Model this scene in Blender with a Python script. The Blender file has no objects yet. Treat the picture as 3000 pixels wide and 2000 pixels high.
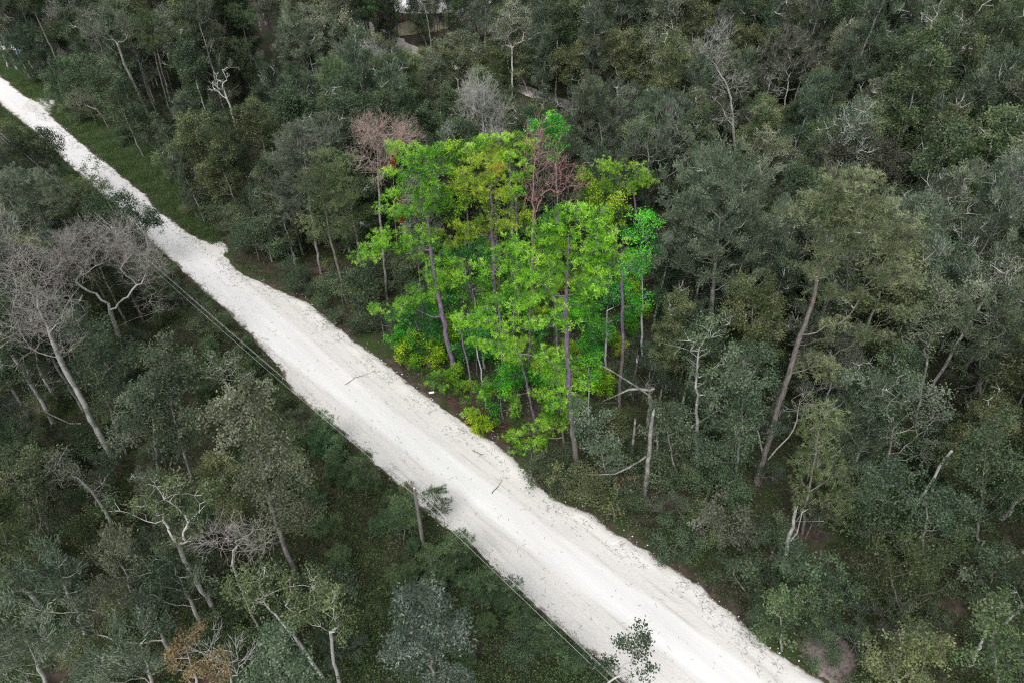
import bpy, math, random
import numpy as np

# ------------------------------------------------------------------ camera, light, exposure
SC = bpy.context.scene
COL = SC.collection
FPX, CAMZ = 2080.0, 50.0
TH = math.atan(FPX / 2250.0)                       # camera looks this far below the horizon
cam_d = bpy.data.cameras.new('camera'); cam = bpy.data.objects.new('camera', cam_d); COL.objects.link(cam)
cam_d.sensor_width = 36; cam_d.lens = 36 * FPX / 3000; cam_d.clip_end = 3000; cam_d.clip_start = .5
cam.location = (0, 0, CAMZ); cam.rotation_euler = (math.pi / 2 - TH, 0, 0)
SC.camera = cam
W = bpy.data.worlds.new('World'); SC.world = W; W.use_nodes = True
SUN_EL, SUN_ROT = math.radians(58), math.radians(200)
nt = W.node_tree; nt.nodes.clear()
sky = nt.nodes.new('ShaderNodeTexSky'); sky.sky_type = 'NISHITA'; sky.sun_disc = False
sky.sun_elevation = SUN_EL; sky.sun_rotation = SUN_ROT; sky.dust_density = 3; sky.air_density = 1.2
hs = nt.nodes.new('ShaderNodeHueSaturation'); hs.inputs['Saturation'].default_value = .22
bg = nt.nodes.new('ShaderNodeBackground'); bg.inputs[1].default_value = .118
wo = nt.nodes.new('ShaderNodeOutputWorld')
nt.links.new(sky.outputs[0], hs.inputs['Color']); nt.links.new(hs.outputs[0], bg.inputs[0]); nt.links.new(bg.outputs[0], wo.inputs[0])
sl = bpy.data.lights.new('sun', 'SUN'); sl.energy = 1.85; sl.angle = math.radians(38); sl.color = (1, .97, .92)
so = bpy.data.objects.new('sun', sl); COL.objects.link(so)
so.rotation_euler = (math.pi / 2 - SUN_EL, 0, math.pi - SUN_ROT)
so.location = (0, 0, 80)
SC.view_settings.view_transform = 'Standard'; SC.view_settings.look = 'None'
SC.view_settings.exposure = .6; SC.view_settings.gamma = 1
SC.cycles.filter_width = 1.2; SC.cycles.use_denoising = False; SC.cycles.max_bounces = 5; SC.cycles.diffuse_bounces = 3; SC.cycles.transmission_bounces = 3; SC.cycles.transparent_max_bounces = 4

# ------------------------------------------------------------------ helpers
rng = np.random.default_rng(7)
def ray(px, py):
    a = (px - 1500) / FPX; b = (py - 1000) / FPX
    return np.array([a, math.cos(TH) - b * math.sin(TH), -math.sin(TH) - b * math.cos(TH)])
def G(px, py, z=0.0):                               # ground (or height z) point seen at a photo pixel
    d = ray(px, py); t = (z - CAMZ) / d[2]
    return np.array([d[0] * t, d[1] * t, z])
def PY(px, py, Y):                                  # point on a photo ray at world depth Y
    d = ray(px, py); return np.array([0, 0, CAMZ]) + d * (Y / d[1])
def proj(p):
    p = np.asarray(p, float); q = p - np.array([0, 0, CAMZ])
    zc = q[..., 1] * math.cos(TH) - q[..., 2] * math.sin(TH)
    yc = q[..., 1] * math.sin(TH) + q[..., 2] * math.cos(TH)
    return 1500 + FPX * q[..., 0] / zc, 1000 - FPX * yc / zc, zc
RA = np.array([-44.1, 71.9]); RU = np.array([.70445, -.70975]); RN = np.array([.70975, .70445])
def ST(x, y): return (x - RA[0]) * RU[0] + (y - RA[1]) * RU[1], (x - RA[0]) * RN[0] + (y - RA[1]) * RN[1]
def XY(s, t): return RA[0] + RU[0] * s + RN[0] * t, RA[1] + RU[1] * s + RN[1] * t
def fbm(x, seed=0, oct=5, f0=.25):
    r = np.random.default_rng(seed); v = np.zeros_like(x, float); a = 1.
    for k in range(oct):
        ph = r.random(3) * 6.28; f = f0 * 2 ** k
        v += a * (np.sin(x * f * 6.28 + ph[0]) + np.sin(x * f * 8.9 + ph[1]) + np.sin(x * f * 4.3 + ph[2])) / 3; a *= .6
    return v
def fbm2(x, y, seed=0, oct=4, f0=.1):
    r = np.random.default_rng(seed); v = np.zeros_like(x, float); a = 1.
    for k in range(oct):
        f = f0 * 2 ** k
        for j in range(3):
            an, ph = r.random(2) * 6.28; v += a / 3 * np.sin(6.28 * f * (x * math.cos(an) + y * math.sin(an)) + ph)
        a *= .6
    return v
def nrm(v): return v / np.maximum(np.linalg.norm(v, axis=-1, keepdims=True), 1e-9)

def tag(o, label=None, cat=None, group=None, kind=None):
    if label: o['label'] = label
    if cat: o['category'] = cat
    if group: o['group'] = group
    if kind: o['kind'] = kind
    return o
def mesh(name, V, faces, mats, midx=None, attrs=None, smooth=None):
    """faces: list of (M,k) int arrays; attrs: {name: per-face array}"""
    me = bpy.data.meshes.new(name)
    nv = len(V); sizes = np.concatenate([np.full(len(f), f.shape[1]) for f in faces if len(f)])
    loops = np.concatenate([f.ravel() for f in faces if len(f)])
    me.vertices.add(nv); me.vertices.foreach_set('co', np.asarray(V, np.float32).ravel())
    me.loops.add(len(loops)); me.loops.foreach_set('vertex_index', loops.astype(np.int32))
    me.polygons.add(len(sizes)); st = np.zeros(len(sizes), np.int32); st[1:] = np.cumsum(sizes)[:-1]
    me.polygons.foreach_set('loop_start', st)
    try: me.polygons.foreach_set('loop_total', sizes.astype(np.int32))
    except Exception: pass
    if midx is not None: me.polygons.foreach_set('material_index', midx.astype(np.int32))
    if smooth is not None: me.polygons.foreach_set('use_smooth', smooth.astype(bool))
    for m in mats: me.materials.append(m)
    for k, a in (attrs or {}).items():
        dom = 'FACE' if len(a) == len(sizes) else 'POINT'
        at = me.attributes.new(k, 'FLOAT', dom); at.data.foreach_set('value', a.astype(np.float32))
    me.update(); me.validate(); return me
def link(name, me, parent=None, loc=None):
    o = bpy.data.objects.new(name, me); COL.objects.link(o)
    if parent is not None: o.parent = parent
    if loc is not None: o.location = loc
    return o

class Geo:
    """collects pieces; each piece = verts, faces, material index, tint, smooth"""
    def __init__(s): s.V = []; s.F = {3: [], 4: []}; s.M = {3: [], 4: []}; s.T = {3: [], 4: []}; s.S = {3: [], 4: []}; s.n = 0
    def add(s, V, F, m=0, t=None, sm=False):
        if not len(F): return
        k = F.shape[1]; s.V.append(V.reshape(-1, 3)); s.F[k].append(F + s.n); s.n += len(V.reshape(-1, 3))
        s.M[k].append(np.full(len(F), m)); s.T[k].append(np.full(len(F), .5) if t is None else t); s.S[k].append(np.full(len(F), sm))
    def build(s, name, mats):
        c = lambda d: np.concatenate([np.concatenate(d[k]) for k in (3, 4) if d[k]])
        F = [np.concatenate(s.F[k]) for k in (3, 4) if s.F[k]]
        return mesh(name, np.concatenate(s.V), F, mats, c(s.M), {'tint': c(s.T)}, c(s.S))

def tubes(g, A, B, ra, rb, ta, tb, k, m=0, t=None, sm=True):
    if not len(A): return
    ref = np.where(np.abs(ta[:, :1] * .3 + ta[:, 1:2] * .94) > .9, np.array([[1., 0, 0]]), np.array([[.3, .94, .1]]))
    def ring(P, T, r):
        u = nrm(np.cross(T, ref)); v = np.cross(T, u); a = np.arange(k) / k * 2 * math.pi
        return P[:, None] + r[:, None, None] * (u[:, None] * np.cos(a)[None, :, None] + v[:, None] * np.sin(a)[None, :, None])
    V = np.concatenate([ring(A, ta, ra), ring(B, tb, rb)], 1)
    i = np.arange(k); j = (i + 1) % k
    F = np.stack([i, j, j + k, i + k], 1)[None] + (np.arange(len(A)) * 2 * k)[:, None, None]
    g.add(V, F.reshape(-1, 4), m, None if t is None else np.repeat(t, k), sm)

def leafquads(g, P, L, Wd, up, tint, r, m=0, droop=0, along=None):
    n = len(P)
    if not n: return
    N = nrm(r.normal(size=(n, 3)) + np.array([0, 0, up])); U = nrm(np.cross(N, r.normal(size=(n, 3))))
    if along is not None: U = nrm(along * 1.3 + r.normal(size=(n, 3)) * .55 + [0, 0, .15]); N = nrm(np.cross(U, r.normal(size=(n, 3))))
    if droop: U = nrm(U + np.array([0, 0, -droop]))
    Vv = np.cross(N, U); l = L * (.6 + .8 * r.random((n, 1))); w = Wd * (.6 + .8 * r.random((n, 1)))
    V = np.stack([P, P + U * l * .5 + Vv * w * .5, P + U * l, P + U * l * .5 - Vv * w * .5], 1)
    g.add(V, np.arange(4 * n).reshape(n, 4), m, tint)
def tufts(g, P, D, nn, L, Wd, tint, r, m=0):
    n = len(P)
    if not n: return
    d = nrm(r.normal(size=(n, nn, 3)) + D[:, None] * .9); s = nrm(np.cross(d, r.normal(size=(n, nn, 3))))
    l = L * (.7 + .5 * r.random((n, nn, 1))); P0 = P[:, None] + r.normal(size=(n, nn, 3)) * .03
    V = np.stack([P0 - s * Wd * .3, P0 + d * l * .6 + s * Wd * .5, P0 + d * l, P0 + d * l * .6 - s * Wd * .5], 2)
    g.add(V, np.arange(4 * n * nn).reshape(-1, 4), m, np.clip(np.repeat(tint, nn) + r.normal(size=n * nn) * .14, 0, 1))

class Skel:
    def __init__(s): s.P = []; s.par = []; s.len = []
    def chain(s, pts, par=-1):
        for p in pts:
            p = np.array(p, float); s.len.append(0. if par < 0 else s.len[par] + float(np.linalg.norm(p - s.P[par]))); s.P.append(p); s.par.append(par); par = len(s.P) - 1
        return par
    def attach(s, q, r, minz=0., rise=.35, seg=.7, arc=.15, jit=.07):
        A = np.array(s.P); d = q - A; dist = np.linalg.norm(d, axis=1); hz = np.hypot(d[:, 0], d[:, 1])
        cost = dist + .32 * np.array(s.len) + 1.1 * np.maximum(0, A[:, 2] - q[2] + rise * hz) + np.where(A[:, 2] < minz, 50, 0)
        i = int(np.argmin(cost)); a = s.P[i]; L = dist[i]; n = max(1, int(math.ceil(L / seg)))
        side = r.normal(size=3) * jit * L; c = (a + q) / 2 + np.array([0, 0, -arc * L]) + side
        par = i
        for k in range(1, n + 1):
            t = k / n; p = (1 - t) ** 2 * a + 2 * t * (1 - t) * c + t * t * q
            if k < n: p = p + r.normal(size=3) * .05 * min(L, 2)
            s.len.append(s.len[par] + float(np.linalg.norm(p - s.P[par]))); s.P.append(p); s.par.append(par); par = len(s.P) - 1
        return par
    def finish(s, Rb, rt, e=.5):
        n = len(s.P); P = np.array(s.P); par = np.array(s.par); cnt = np.zeros(n); kids = np.zeros(n)
        for i in range(n - 1, -1, -1):
            if kids[i] == 0: cnt[i] += 1
            if par[i] >= 0: cnt[par[i]] += cnt[i]; kids[par[i]] += 1
        N = max(cnt.max(), 2); e = math.log(Rb / rt) / math.log(N)
        ln = np.array(s.len); R = np.maximum(rt * cnt ** e * (1 - .38 * ln / max(ln.max(), 1e-6)), rt * .8)
        T = np.zeros((n, 3)); m = par >= 0; T[m] = nrm(P[m] - P[par[m]]); T[~m] = (0, 0, 1)
        # main child of each node keeps its parent's radius
        best = {}
        for i in range(n):
            p = par[i]
            if p >= 0 and (p not in best or cnt[i] > cnt[best[p]]): best[p] = i
        main = np.zeros(n, bool)
        for p, i in best.items(): main[i] = True
        s.arr = (P, par, R, T, main)
        return s.arr
    def emit(s, gthick, gthin, cut, mth=0, mtn=0):
        P, par, R, T, main = s.arr; E = np.where(par >= 0)[0]
        ra = np.where(main[E], R[par[E]], np.minimum(R[par[E]], R[E] * 1.15)); rb = R[E]
        ta = np.where(main[E][:, None], T[par[E]], T[E])
        root = par[par[E]] < 0; ra = np.where(root, ra * 1.25, ra)
        th = rb >= cut
        for msk, g, k, mm in ((th, gthick, 7, mth), (~th, gthin, 3, mtn)):
            e = E[msk]
            tubes(g, P[par[e]], P[e], ra[msk], rb[msk], ta[msk], T[e], k, mm)

# ------------------------------------------------------------------ materials
def M(name): 
    m = bpy.data.materials.new(name); m.use_nodes = True; n = m.node_tree; n.nodes.clear(); return m, n
def nd(n, t, **k):
    x = n.nodes.new(t)
    for a, b in k.items(): setattr(x, a, b)
    return x
def ramp(n, stops):
    r = nd(n, 'ShaderNodeValToRGB'); e = r.color_ramp.elements
    while len(e) < len(stops): e.new(.5)
    for i, (p, c) in enumerate(stops): e[i].position = p; e[i].color = (*c, 1)
    return r
def leaf_mat(name, c0, c1, c2, trans=.3, rough=.5, hv=.03, vv=.25, spec=.35):
    m, n = M(name); L = n.links.new
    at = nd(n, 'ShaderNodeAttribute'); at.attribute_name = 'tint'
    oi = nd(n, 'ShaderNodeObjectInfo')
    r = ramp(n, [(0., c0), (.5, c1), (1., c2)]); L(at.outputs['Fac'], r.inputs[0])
    h = nd(n, 'ShaderNodeHueSaturation')
    mr = nd(n, 'ShaderNodeMapRange'); mr.inputs[3].default_value = .5 - hv; mr.inputs[4].default_value = .5 + hv; L(oi.outputs['Random'], mr.inputs[0]); L(mr.outputs[0], h.inputs['Hue'])
    w = nd(n, 'ShaderNodeTexWhiteNoise', noise_dimensions='1D'); L(oi.outputs['Random'], w.inputs['W'])
    mv = nd(n, 'ShaderNodeMapRange'); mv.inputs[3].default_value = 1 - vv; mv.inputs[4].default_value = 1 + vv; L(w.outputs[0], mv.inputs[0]); L(mv.outputs[0], h.inputs['Value'])
    L(r.outputs[0], h.inputs['Color'])
    p = nd(n, 'ShaderNodeBsdfPrincipled'); p.inputs['Roughness'].default_value = rough; p.inputs['Specular IOR Level'].default_value = spec
    t = nd(n, 'ShaderNodeBsdfTranslucent'); mx = nd(n, 'ShaderNodeMixShader'); mx.inputs[0].default_value = trans
    o = nd(n, 'ShaderNodeOutputMaterial')
    L(h.outputs[0], p.inputs['Base Color']); L(h.outputs[0], t.inputs[0]); L(p.outputs[0], mx.inputs[1]); L(t.outputs[0], mx.inputs[2]); L(mx.outputs[0], o.inputs[0])
    return m
def bark_mat(name, c0, c1, scale=6, stretch=.25, lichen=None, low=None, zsplit=None, bump=.5):
    m, n = M(name); L = n.links.new
    tc = nd(n, 'ShaderNodeTexCoord'); mp = nd(n, 'ShaderNodeMapping'); mp.inputs['Scale'].default_value = (1, 1, stretch); L(tc.outputs['Object'], mp.inputs[0])
    ns = nd(n, 'ShaderNodeTexNoise'); ns.inputs['Scale'].default_value = scale; ns.inputs['Detail'].default_value = 5; L(mp.outputs[0], ns.inputs[0])
    r = ramp(n, [(.32, c0), (.68, c1)]); L(ns.outputs[0], r.inputs[0]); out = r.outputs[0]
    if lichen:
        n2 = nd(n, 'ShaderNodeTexNoise'); n2.inputs['Scale'].default_value = 1.3; n2.inputs['Detail'].default_value = 3; L(tc.outputs['Object'], n2.inputs[0])
        r2 = ramp(n, [(.5, (0, 0, 0)), (.62, (1, 1, 1))]); L(n2.outputs[0], r2.inputs[0])
        mx = nd(n, 'ShaderNodeMixRGB'); L(r2.outputs[0], mx.inputs[0]); L(out, mx.inputs[1]); mx.inputs[2].default_value = (*lichen, 1); out = mx.outputs[0]
    if low:                                         # bark turning plain grey below a height
        sx = nd(n, 'ShaderNodeSeparateXYZ'); L(tc.outputs['Object'], sx.inputs[0])
        mr = nd(n, 'ShaderNodeMapRange'); mr.inputs[1].default_value = zsplit - .6; mr.inputs[2].default_value = zsplit + .6; L(sx.outputs[2], mr.inputs[0])
        mx = nd(n, 'ShaderNodeMixRGB'); L(mr.outputs[0], mx.inputs[0]); mx.inputs[1].default_value = (*low, 1); L(out, mx.inputs[2]); out = mx.outputs[0]
    p = nd(n, 'ShaderNodeBsdfPrincipled'); p.inputs['Roughness'].default_value = .85; p.inputs['Specular IOR Level'].default_value = .2
    b = nd(n, 'ShaderNodeBump'); b.inputs['Strength'].default_value = bump; b.inputs['Distance'].default_value = .05; L(ns.outputs[0], b.inputs['Height']); L(b.outputs[0], p.inputs['Normal'])
    o = nd(n, 'ShaderNodeOutputMaterial'); L(out, p.inputs['Base Color']); L(p.outputs[0], o.inputs[0])
    return m
LF = {
 'feather': leaf_mat('leaf_grey_green', (.055, .085, .05), (.115, .155, .10), (.235, .285, .195)),
 'pale':    leaf_mat('leaf_pale_green', (.085, .115, .06), (.165, .20, .12), (.29, .325, .22)),
 'olive':   leaf_mat('leaf_olive', (.045, .072, .026), (.105, .145, .058), (.22, .26, .12)),
 'dark':    leaf_mat('leaf_dark', (.032, .056, .028), (.068, .105, .052), (.14, .195, .10)),
 'teal':    leaf_mat('leaf_blue_green', (.038, .066, .038), (.08, .125, .07), (.17, .225, .14)),
 'brown':   leaf_mat('leaf_brown_grey', (.075, .08, .055), (.13, .138, .10), (.21, .215, .165)),
 'pine':    leaf_mat('needle_grey_green', (.038, .075, .026), (.10, .16, .065), (.21, .29, .135)),
 'ypine':   leaf_mat('needle_young_green', (.036, .075, .032), (.075, .135, .056), (.16, .235, .11)),
 'gpine':   leaf_mat('needle_pale_grey_green', (.05, .085, .038), (.13, .185, .09), (.28, .36, .19)),
 'pineblue':leaf_mat('needle_blue_green', (.05, .08, .05), (.105, .15, .095), (.21, .26, .18)),
 'magnolia':leaf_mat('leaf_silver_green', (.04, .06, .042), (.085, .125, .088), (.20, .25, .205), rough=.35, spec=.5),
 'rust':    leaf_mat('leaf_rust_yellow', (.10, .075, .035), (.20, .155, .075), (.30, .255, .13)),
 'hpine':   leaf_mat('needle_bright_green', (.018, .10, .009), (.17, .46, .022), (.48, .82, .08), vv=.12, hv=.012),
 'hpineyel':leaf_mat('needle_yellow_green', (.035, .12, .008), (.26, .50, .022), (.60, .82, .08), vv=.1, hv=.01),
 'horange': leaf_mat('needle_orange_yellow', (.42, .22, .03), (.55, .40, .04), (.62, .55, .06), vv=.1, hv=.01),
 'hleaf':   leaf_mat('leaf_bright_green', (.012, .09, .01), (.06, .30, .015), (.22, .62, .04), vv=.15, hv=.015),
 'hyel':    leaf_mat('leaf_yellow_green', (.03, .10, .005), (.15, .33, .01), (.42, .60, .03), vv=.15, hv=.015),
 'hteal':   leaf_mat('leaf_vivid_teal', (.01, .06, .012), (.03, .20, .028), (.11, .42, .07), vv=.15, hv=.015),
 'hred':    leaf_mat('leaf_red_orange', (.35, .05, .02), (.5, .12, .03), (.6, .25, .04), vv=.1, hv=.01),
 'moss':    leaf_mat('spanish_moss', (.12, .12, .10), (.19, .19, .165), (.28, .28, .245)),
 'grass':   leaf_mat('grass_blade', (.07, .115, .04), (.125, .19, .07), (.22, .28, .13)),
 'under':   leaf_mat('undergrowth_leaf', (.035, .045, .02), (.055, .085, .03), (.12, .165, .065)),
 'weed':    leaf_mat('weed_leaf', (.038, .064, .026), (.08, .125, .048), (.17, .23, .10)),
 'hunder':  leaf_mat('grove_plant_leaf', (.02, .05, .012), (.05, .19, .015), (.16, .38, .03)),
 'dryleaf': leaf_mat('dry_brown_leaf', (.10, .07, .045), (.19, .14, .10), (.28, .22, .17)),
}
BK = {
 'grey':  bark_mat('bark_grey', (.13, .12, .11), (.28, .265, .25), lichen=(.31, .305, .285)),
 'pale':  bark_mat('bark_pale', (.28, .285, .265), (.50, .505, .475), lichen=(.235, .24, .215)),
 'pine':  bark_mat('bark_pine', (.10, .088, .08), (.235, .21, .19), scale=9),
 'white': bark_mat('bark_bleached', (.40, .39, .375), (.64, .63, .61), stretch=.12),
 'twig':  bark_mat('bark_pinkish_twig', (.28, .26, .245), (.43, .40, .38)),
 'hpine': bark_mat('bark_purple', (.10, .07, .12), (.27, .20, .30), scale=9),
 'hsplit':bark_mat('bark_purple_over_grey', (.10, .07, .12), (.27, .20, .30), scale=9, low=(.17, .155, .145), zsplit=8.),
 'pink':  bark_mat('bark_rosy_twig', (.34, .25, .22), (.50, .39, .35)),
 'hred':  bark_mat('bark_red', (.30, .13, .12), (.50, .30, .32)),
 'hpale': bark_mat('bark_pale_lilac', (.32, .33, .36), (.50, .52, .56)),
 'dark':  bark_mat('bark_dark', (.05, .045, .04), (.12, .105, .095)),
}

# ------------------------------------------------------------------ tree builder (local coordinates, base at the origin)
def tree_parts(trunk, clumps, kind, leaf, bark, r, Rb=.22, rt=.012, crad=.75, nl=130, lsz=.2, asp=.55, up=.8, minz=None, fine=3, dead=0,
               twigs=6, plume=0, rise=.35, arc=.12, cut=.03, moss=0, twigbark=None, tufts_n=15, nee=28, nlen=.34, vines=0, accent=None, droop=0, seg=.7):
    """returns (trunk mesh, crown mesh)"""
    s = Skel(); top = trunk[-1]
    pts = [np.array(trunk[0], float)]
    for a, b in zip(trunk[:-1], trunk[1:]):
        a = np.array(a, float); b = np.array(b, float); n = max(1, int(np.linalg.norm(b - a) / .9))
        for k in range(1, n + 1): pts.append(a + (b - a) * k / n + (r.normal(size=3) * .05 if k < n else 0))
    s.chain(pts)
    C = np.asarray(clumps, float).reshape(-1, 3); axis = np.array(pts)
    dist = np.array([np.linalg.norm(axis - c, axis=1).min() for c in C]) if len(C) else np.zeros(0)
    C = C[np.argsort(dist)]
    if minz is None: minz = min(C[:, 2].min() * .8, top[2] * .6) if len(C) else 0
    for c in C: s.attach(c, r, minz=minz, rise=rise, arc=arc, seg=seg)
    s.finish(Rb, rt)
    gt, gc = Geo(), Geo()
    s.emit(gt, gc, cut, 0, 1)
    if dead and len(C):                                  # bleached bare limbs that stick out of the crown
        cc = C.mean(0); NP = np.array(s.P)
        for _ in range(dead):
            c = C[r.integers(0, len(C))]; d = nrm((c - cc) * [1, 1, .5] + [0, 0, .7] + r.normal(size=3) * .4); q = c + d * r.uniform(.6, 1.5)
            a0 = NP[np.argmin(np.linalg.norm(NP - c, axis=1) + .5 * np.linalg.norm(NP - cc, axis=1))]
            P = [a0 * (1 - t) + q * t + r.normal(size=3) * .16 * (0 < t < 1) for t in (0, .3, .6, .85, 1.)]; F_ = []
            for k in (2, 3, 3): F_ += [(P[k], P[k] + nrm(d + r.normal(size=3) * .7) * r.uniform(.5, 1.1))]
            A = np.array(P[:-1] + [f[0] for f in F_]); B = np.array(P[1:] + [f[1] for f in F_]); T = nrm(B - A); ra = np.array([.06, .052, .044, .034] + [.028] * 3); rb = np.array([.052, .044, .034, .014] + [.01] * 3)
            tubes(gc, A, B, ra, rb, T, T, 4, 1)
    n = len(C); ctint = np.clip(r.normal(.5, .29, n), 0, 1)
    if n and twigs:
        m = n * twigs; c = np.repeat(C, twigs, 0)
        outd = nrm(np.repeat(C - (C.mean(0) * [1, 1, .7]), twigs, 0)); D = nrm(r.normal(size=(m, 3)) * (1 - .35 * bool(plume)) + outd * .7 + [0, 0, .35 + plume])
        ln = crad * (.6 + .7 * r.random((m, 1))); mid = c + D * ln * .5 + r.normal(size=(m, 3)) * .05 * crad * 2; e = c + D * ln + r.normal(size=(m, 3)) * .1 * crad
        f = np.full(m, 1.)
        tubes(gc, c, mid, f * rt * 1.1, f * rt * .8, D, nrm(e - c), 3, 1); tubes(gc, mid, e, f * rt * .8, f * rt * .4, nrm(e - c), D, 3, 1)
        ends = np.concatenate([e, mid * .4 + e * .6]); et = np.tile(np.repeat(ctint, twigs), 2); ed = np.tile(D, (2, 1))
    else: ends = C; et = ctint; ed = None
    if kind == 'bare' and not (n and twigs): pass
    elif kind == 'bare':                                   # several orders of fine twigs
        cur = e; Dc = D
        for lvl in range(2):
            k = fine; c2 = np.repeat(cur, k, 0); D2 = nrm(np.repeat(Dc, k, 0) + r.normal(size=(len(c2), 3)) * .55 + [0, 0, .12]); l2 = crad * (.45 + .4 * r.random((len(c2), 1))) * (.8 ** lvl)
            e2 = c2 + D2 * l2; f = np.full(len(c2), rt * (.6 - .15 * lvl))
            tubes(gc, c2, e2, f, f * .6, D2, D2, 3, 1); cur = e2; Dc = D2
    elif kind == 'pine':
        k = n * tufts_n; c = np.repeat(C, tufts_n, 0)
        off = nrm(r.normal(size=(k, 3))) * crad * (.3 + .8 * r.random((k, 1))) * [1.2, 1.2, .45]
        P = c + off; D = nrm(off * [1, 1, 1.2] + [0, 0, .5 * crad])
        t = np.clip(np.repeat(ctint, tufts_n) + r.normal(size=k) * .15 + off[:, 2] / crad * .5, 0, 1)  # tint lightens pad tops like new growth and paints shade into their undersides
        sel = r.random(k) < .25; f = np.full(sel.sum(), rt * .7)
        tubes(gc, c[sel], P[sel], f, f * .6, D[sel], D[sel], 3, 1)
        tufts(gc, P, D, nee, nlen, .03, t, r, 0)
    else:
        k = n * nl; idx = r.integers(0, len(ends), k); P = ends[idx] + r.normal(size=(k, 3)) * crad * ([.17, .17, .15] if plume else [.29, .29, .23])
        if plume: P -= ed[idx] * crad * .55 * r.random((k, 1))
        P += (r.normal(size=(k, 3)) * .02)
        leafquads(gc, P, lsz, lsz * asp, up, np.clip(et[idx] + r.normal(size=k) * .11, 0, 1), r, 0, droop, ed[idx] if plume else None)
    if vines:                                            # leaves climbing the stem
        Pn, par, R = s.arr[:3]; sel = np.where((R > .06) & (par >= 0))[0]; k = vines
        if len(sel):
            i = r.choice(sel, k); t = r.random((k, 1)); P = Pn[par[i]] * (1 - t) + Pn[i] * t + r.normal(size=(k, 3)) * [.28, .28, .2]
            leafquads(gc, P, lsz, lsz * .7, .3, np.clip(r.normal(.45, .2, k), 0, 1), r, 0)
    mats = [leaf, twigbark or bark]
    if moss:
        k = moss; i = r.integers(0, len(ends), k); P = np.repeat(ends[i], 7, 0) + r.normal(size=(k * 7, 3)) * [.12, .12, .05]; kk = len(P)
        l = np.repeat(.4 + 1.2 * r.random(k), 7) * (.6 + .5 * r.random(kk)); S = nrm(r.normal(size=(kk, 3)) * [1, 1, .0]) * .045
        dn = np.stack([r.normal(size=kk) * .05, r.normal(size=kk) * .05, -l], 1)
        V = np.stack([P - S, P + dn * .5 - S * 1.3, P + dn, P + dn * .5 + S * 1.3], 1)
        gc.add(V, np.arange(4 * kk).reshape(kk, 4), 2, np.clip(r.normal(.5, .2, kk), 0, 1)); mats.append(LF['moss'])
    tm = gt.build('trunk', [bark]); cm = gc.build('crown', mats) if gc.n else None
    return tm, cm

def place(name, label, cat, base, tm, cm, group=None, rot=0, sc=1):
    root = bpy.data.objects.new(name, None); COL.objects.link(root); root.empty_display_size = .3
    root.location = (base[0], base[1], 0); root.rotation_euler = (0, 0, rot); root.scale = (sc, sc, sc) if np.isscalar(sc) else sc
    tag(root, label, cat, group)
    link('trunk', tm, root)
    if cm: link('crown', cm, root)
    return root

def lobe_points(lobes, C0fn, r, dens, sp, shape=.85):
    """points filling pixel ellipses, spread in depth as a solid of the same breadth"""
    out = []
    for (cx, cy, rx, ry) in lobes:
        c = C0fn(cx, cy); zc = proj(c)[2]; mpp = zc / FPX; area = math.pi * rx * ry * mpp * mpp; n = max(3, int(area * dens))
        rm = (rx * ry) ** .5 * mpp
        for _ in range(n * 8):
            if n <= 0: break
            a = r.random() * 6.283; q = r.random() ** .45; x = cx + rx * q * math.cos(a); y = cy + ry * q * math.sin(a)
            d = (r.random() * 2 - 1) * shape * rm * math.sqrt(max(0, 1 - q * q * .8))
            p0 = C0fn(x, y); rd = nrm(p0 - [0, 0, CAMZ]); p = p0 + rd * d
            if out and min(np.linalg.norm(np.array(out[-60:]) - p, axis=1)) < sp: continue
            out.append(p); n -= 1
    return np.array(out)

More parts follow.
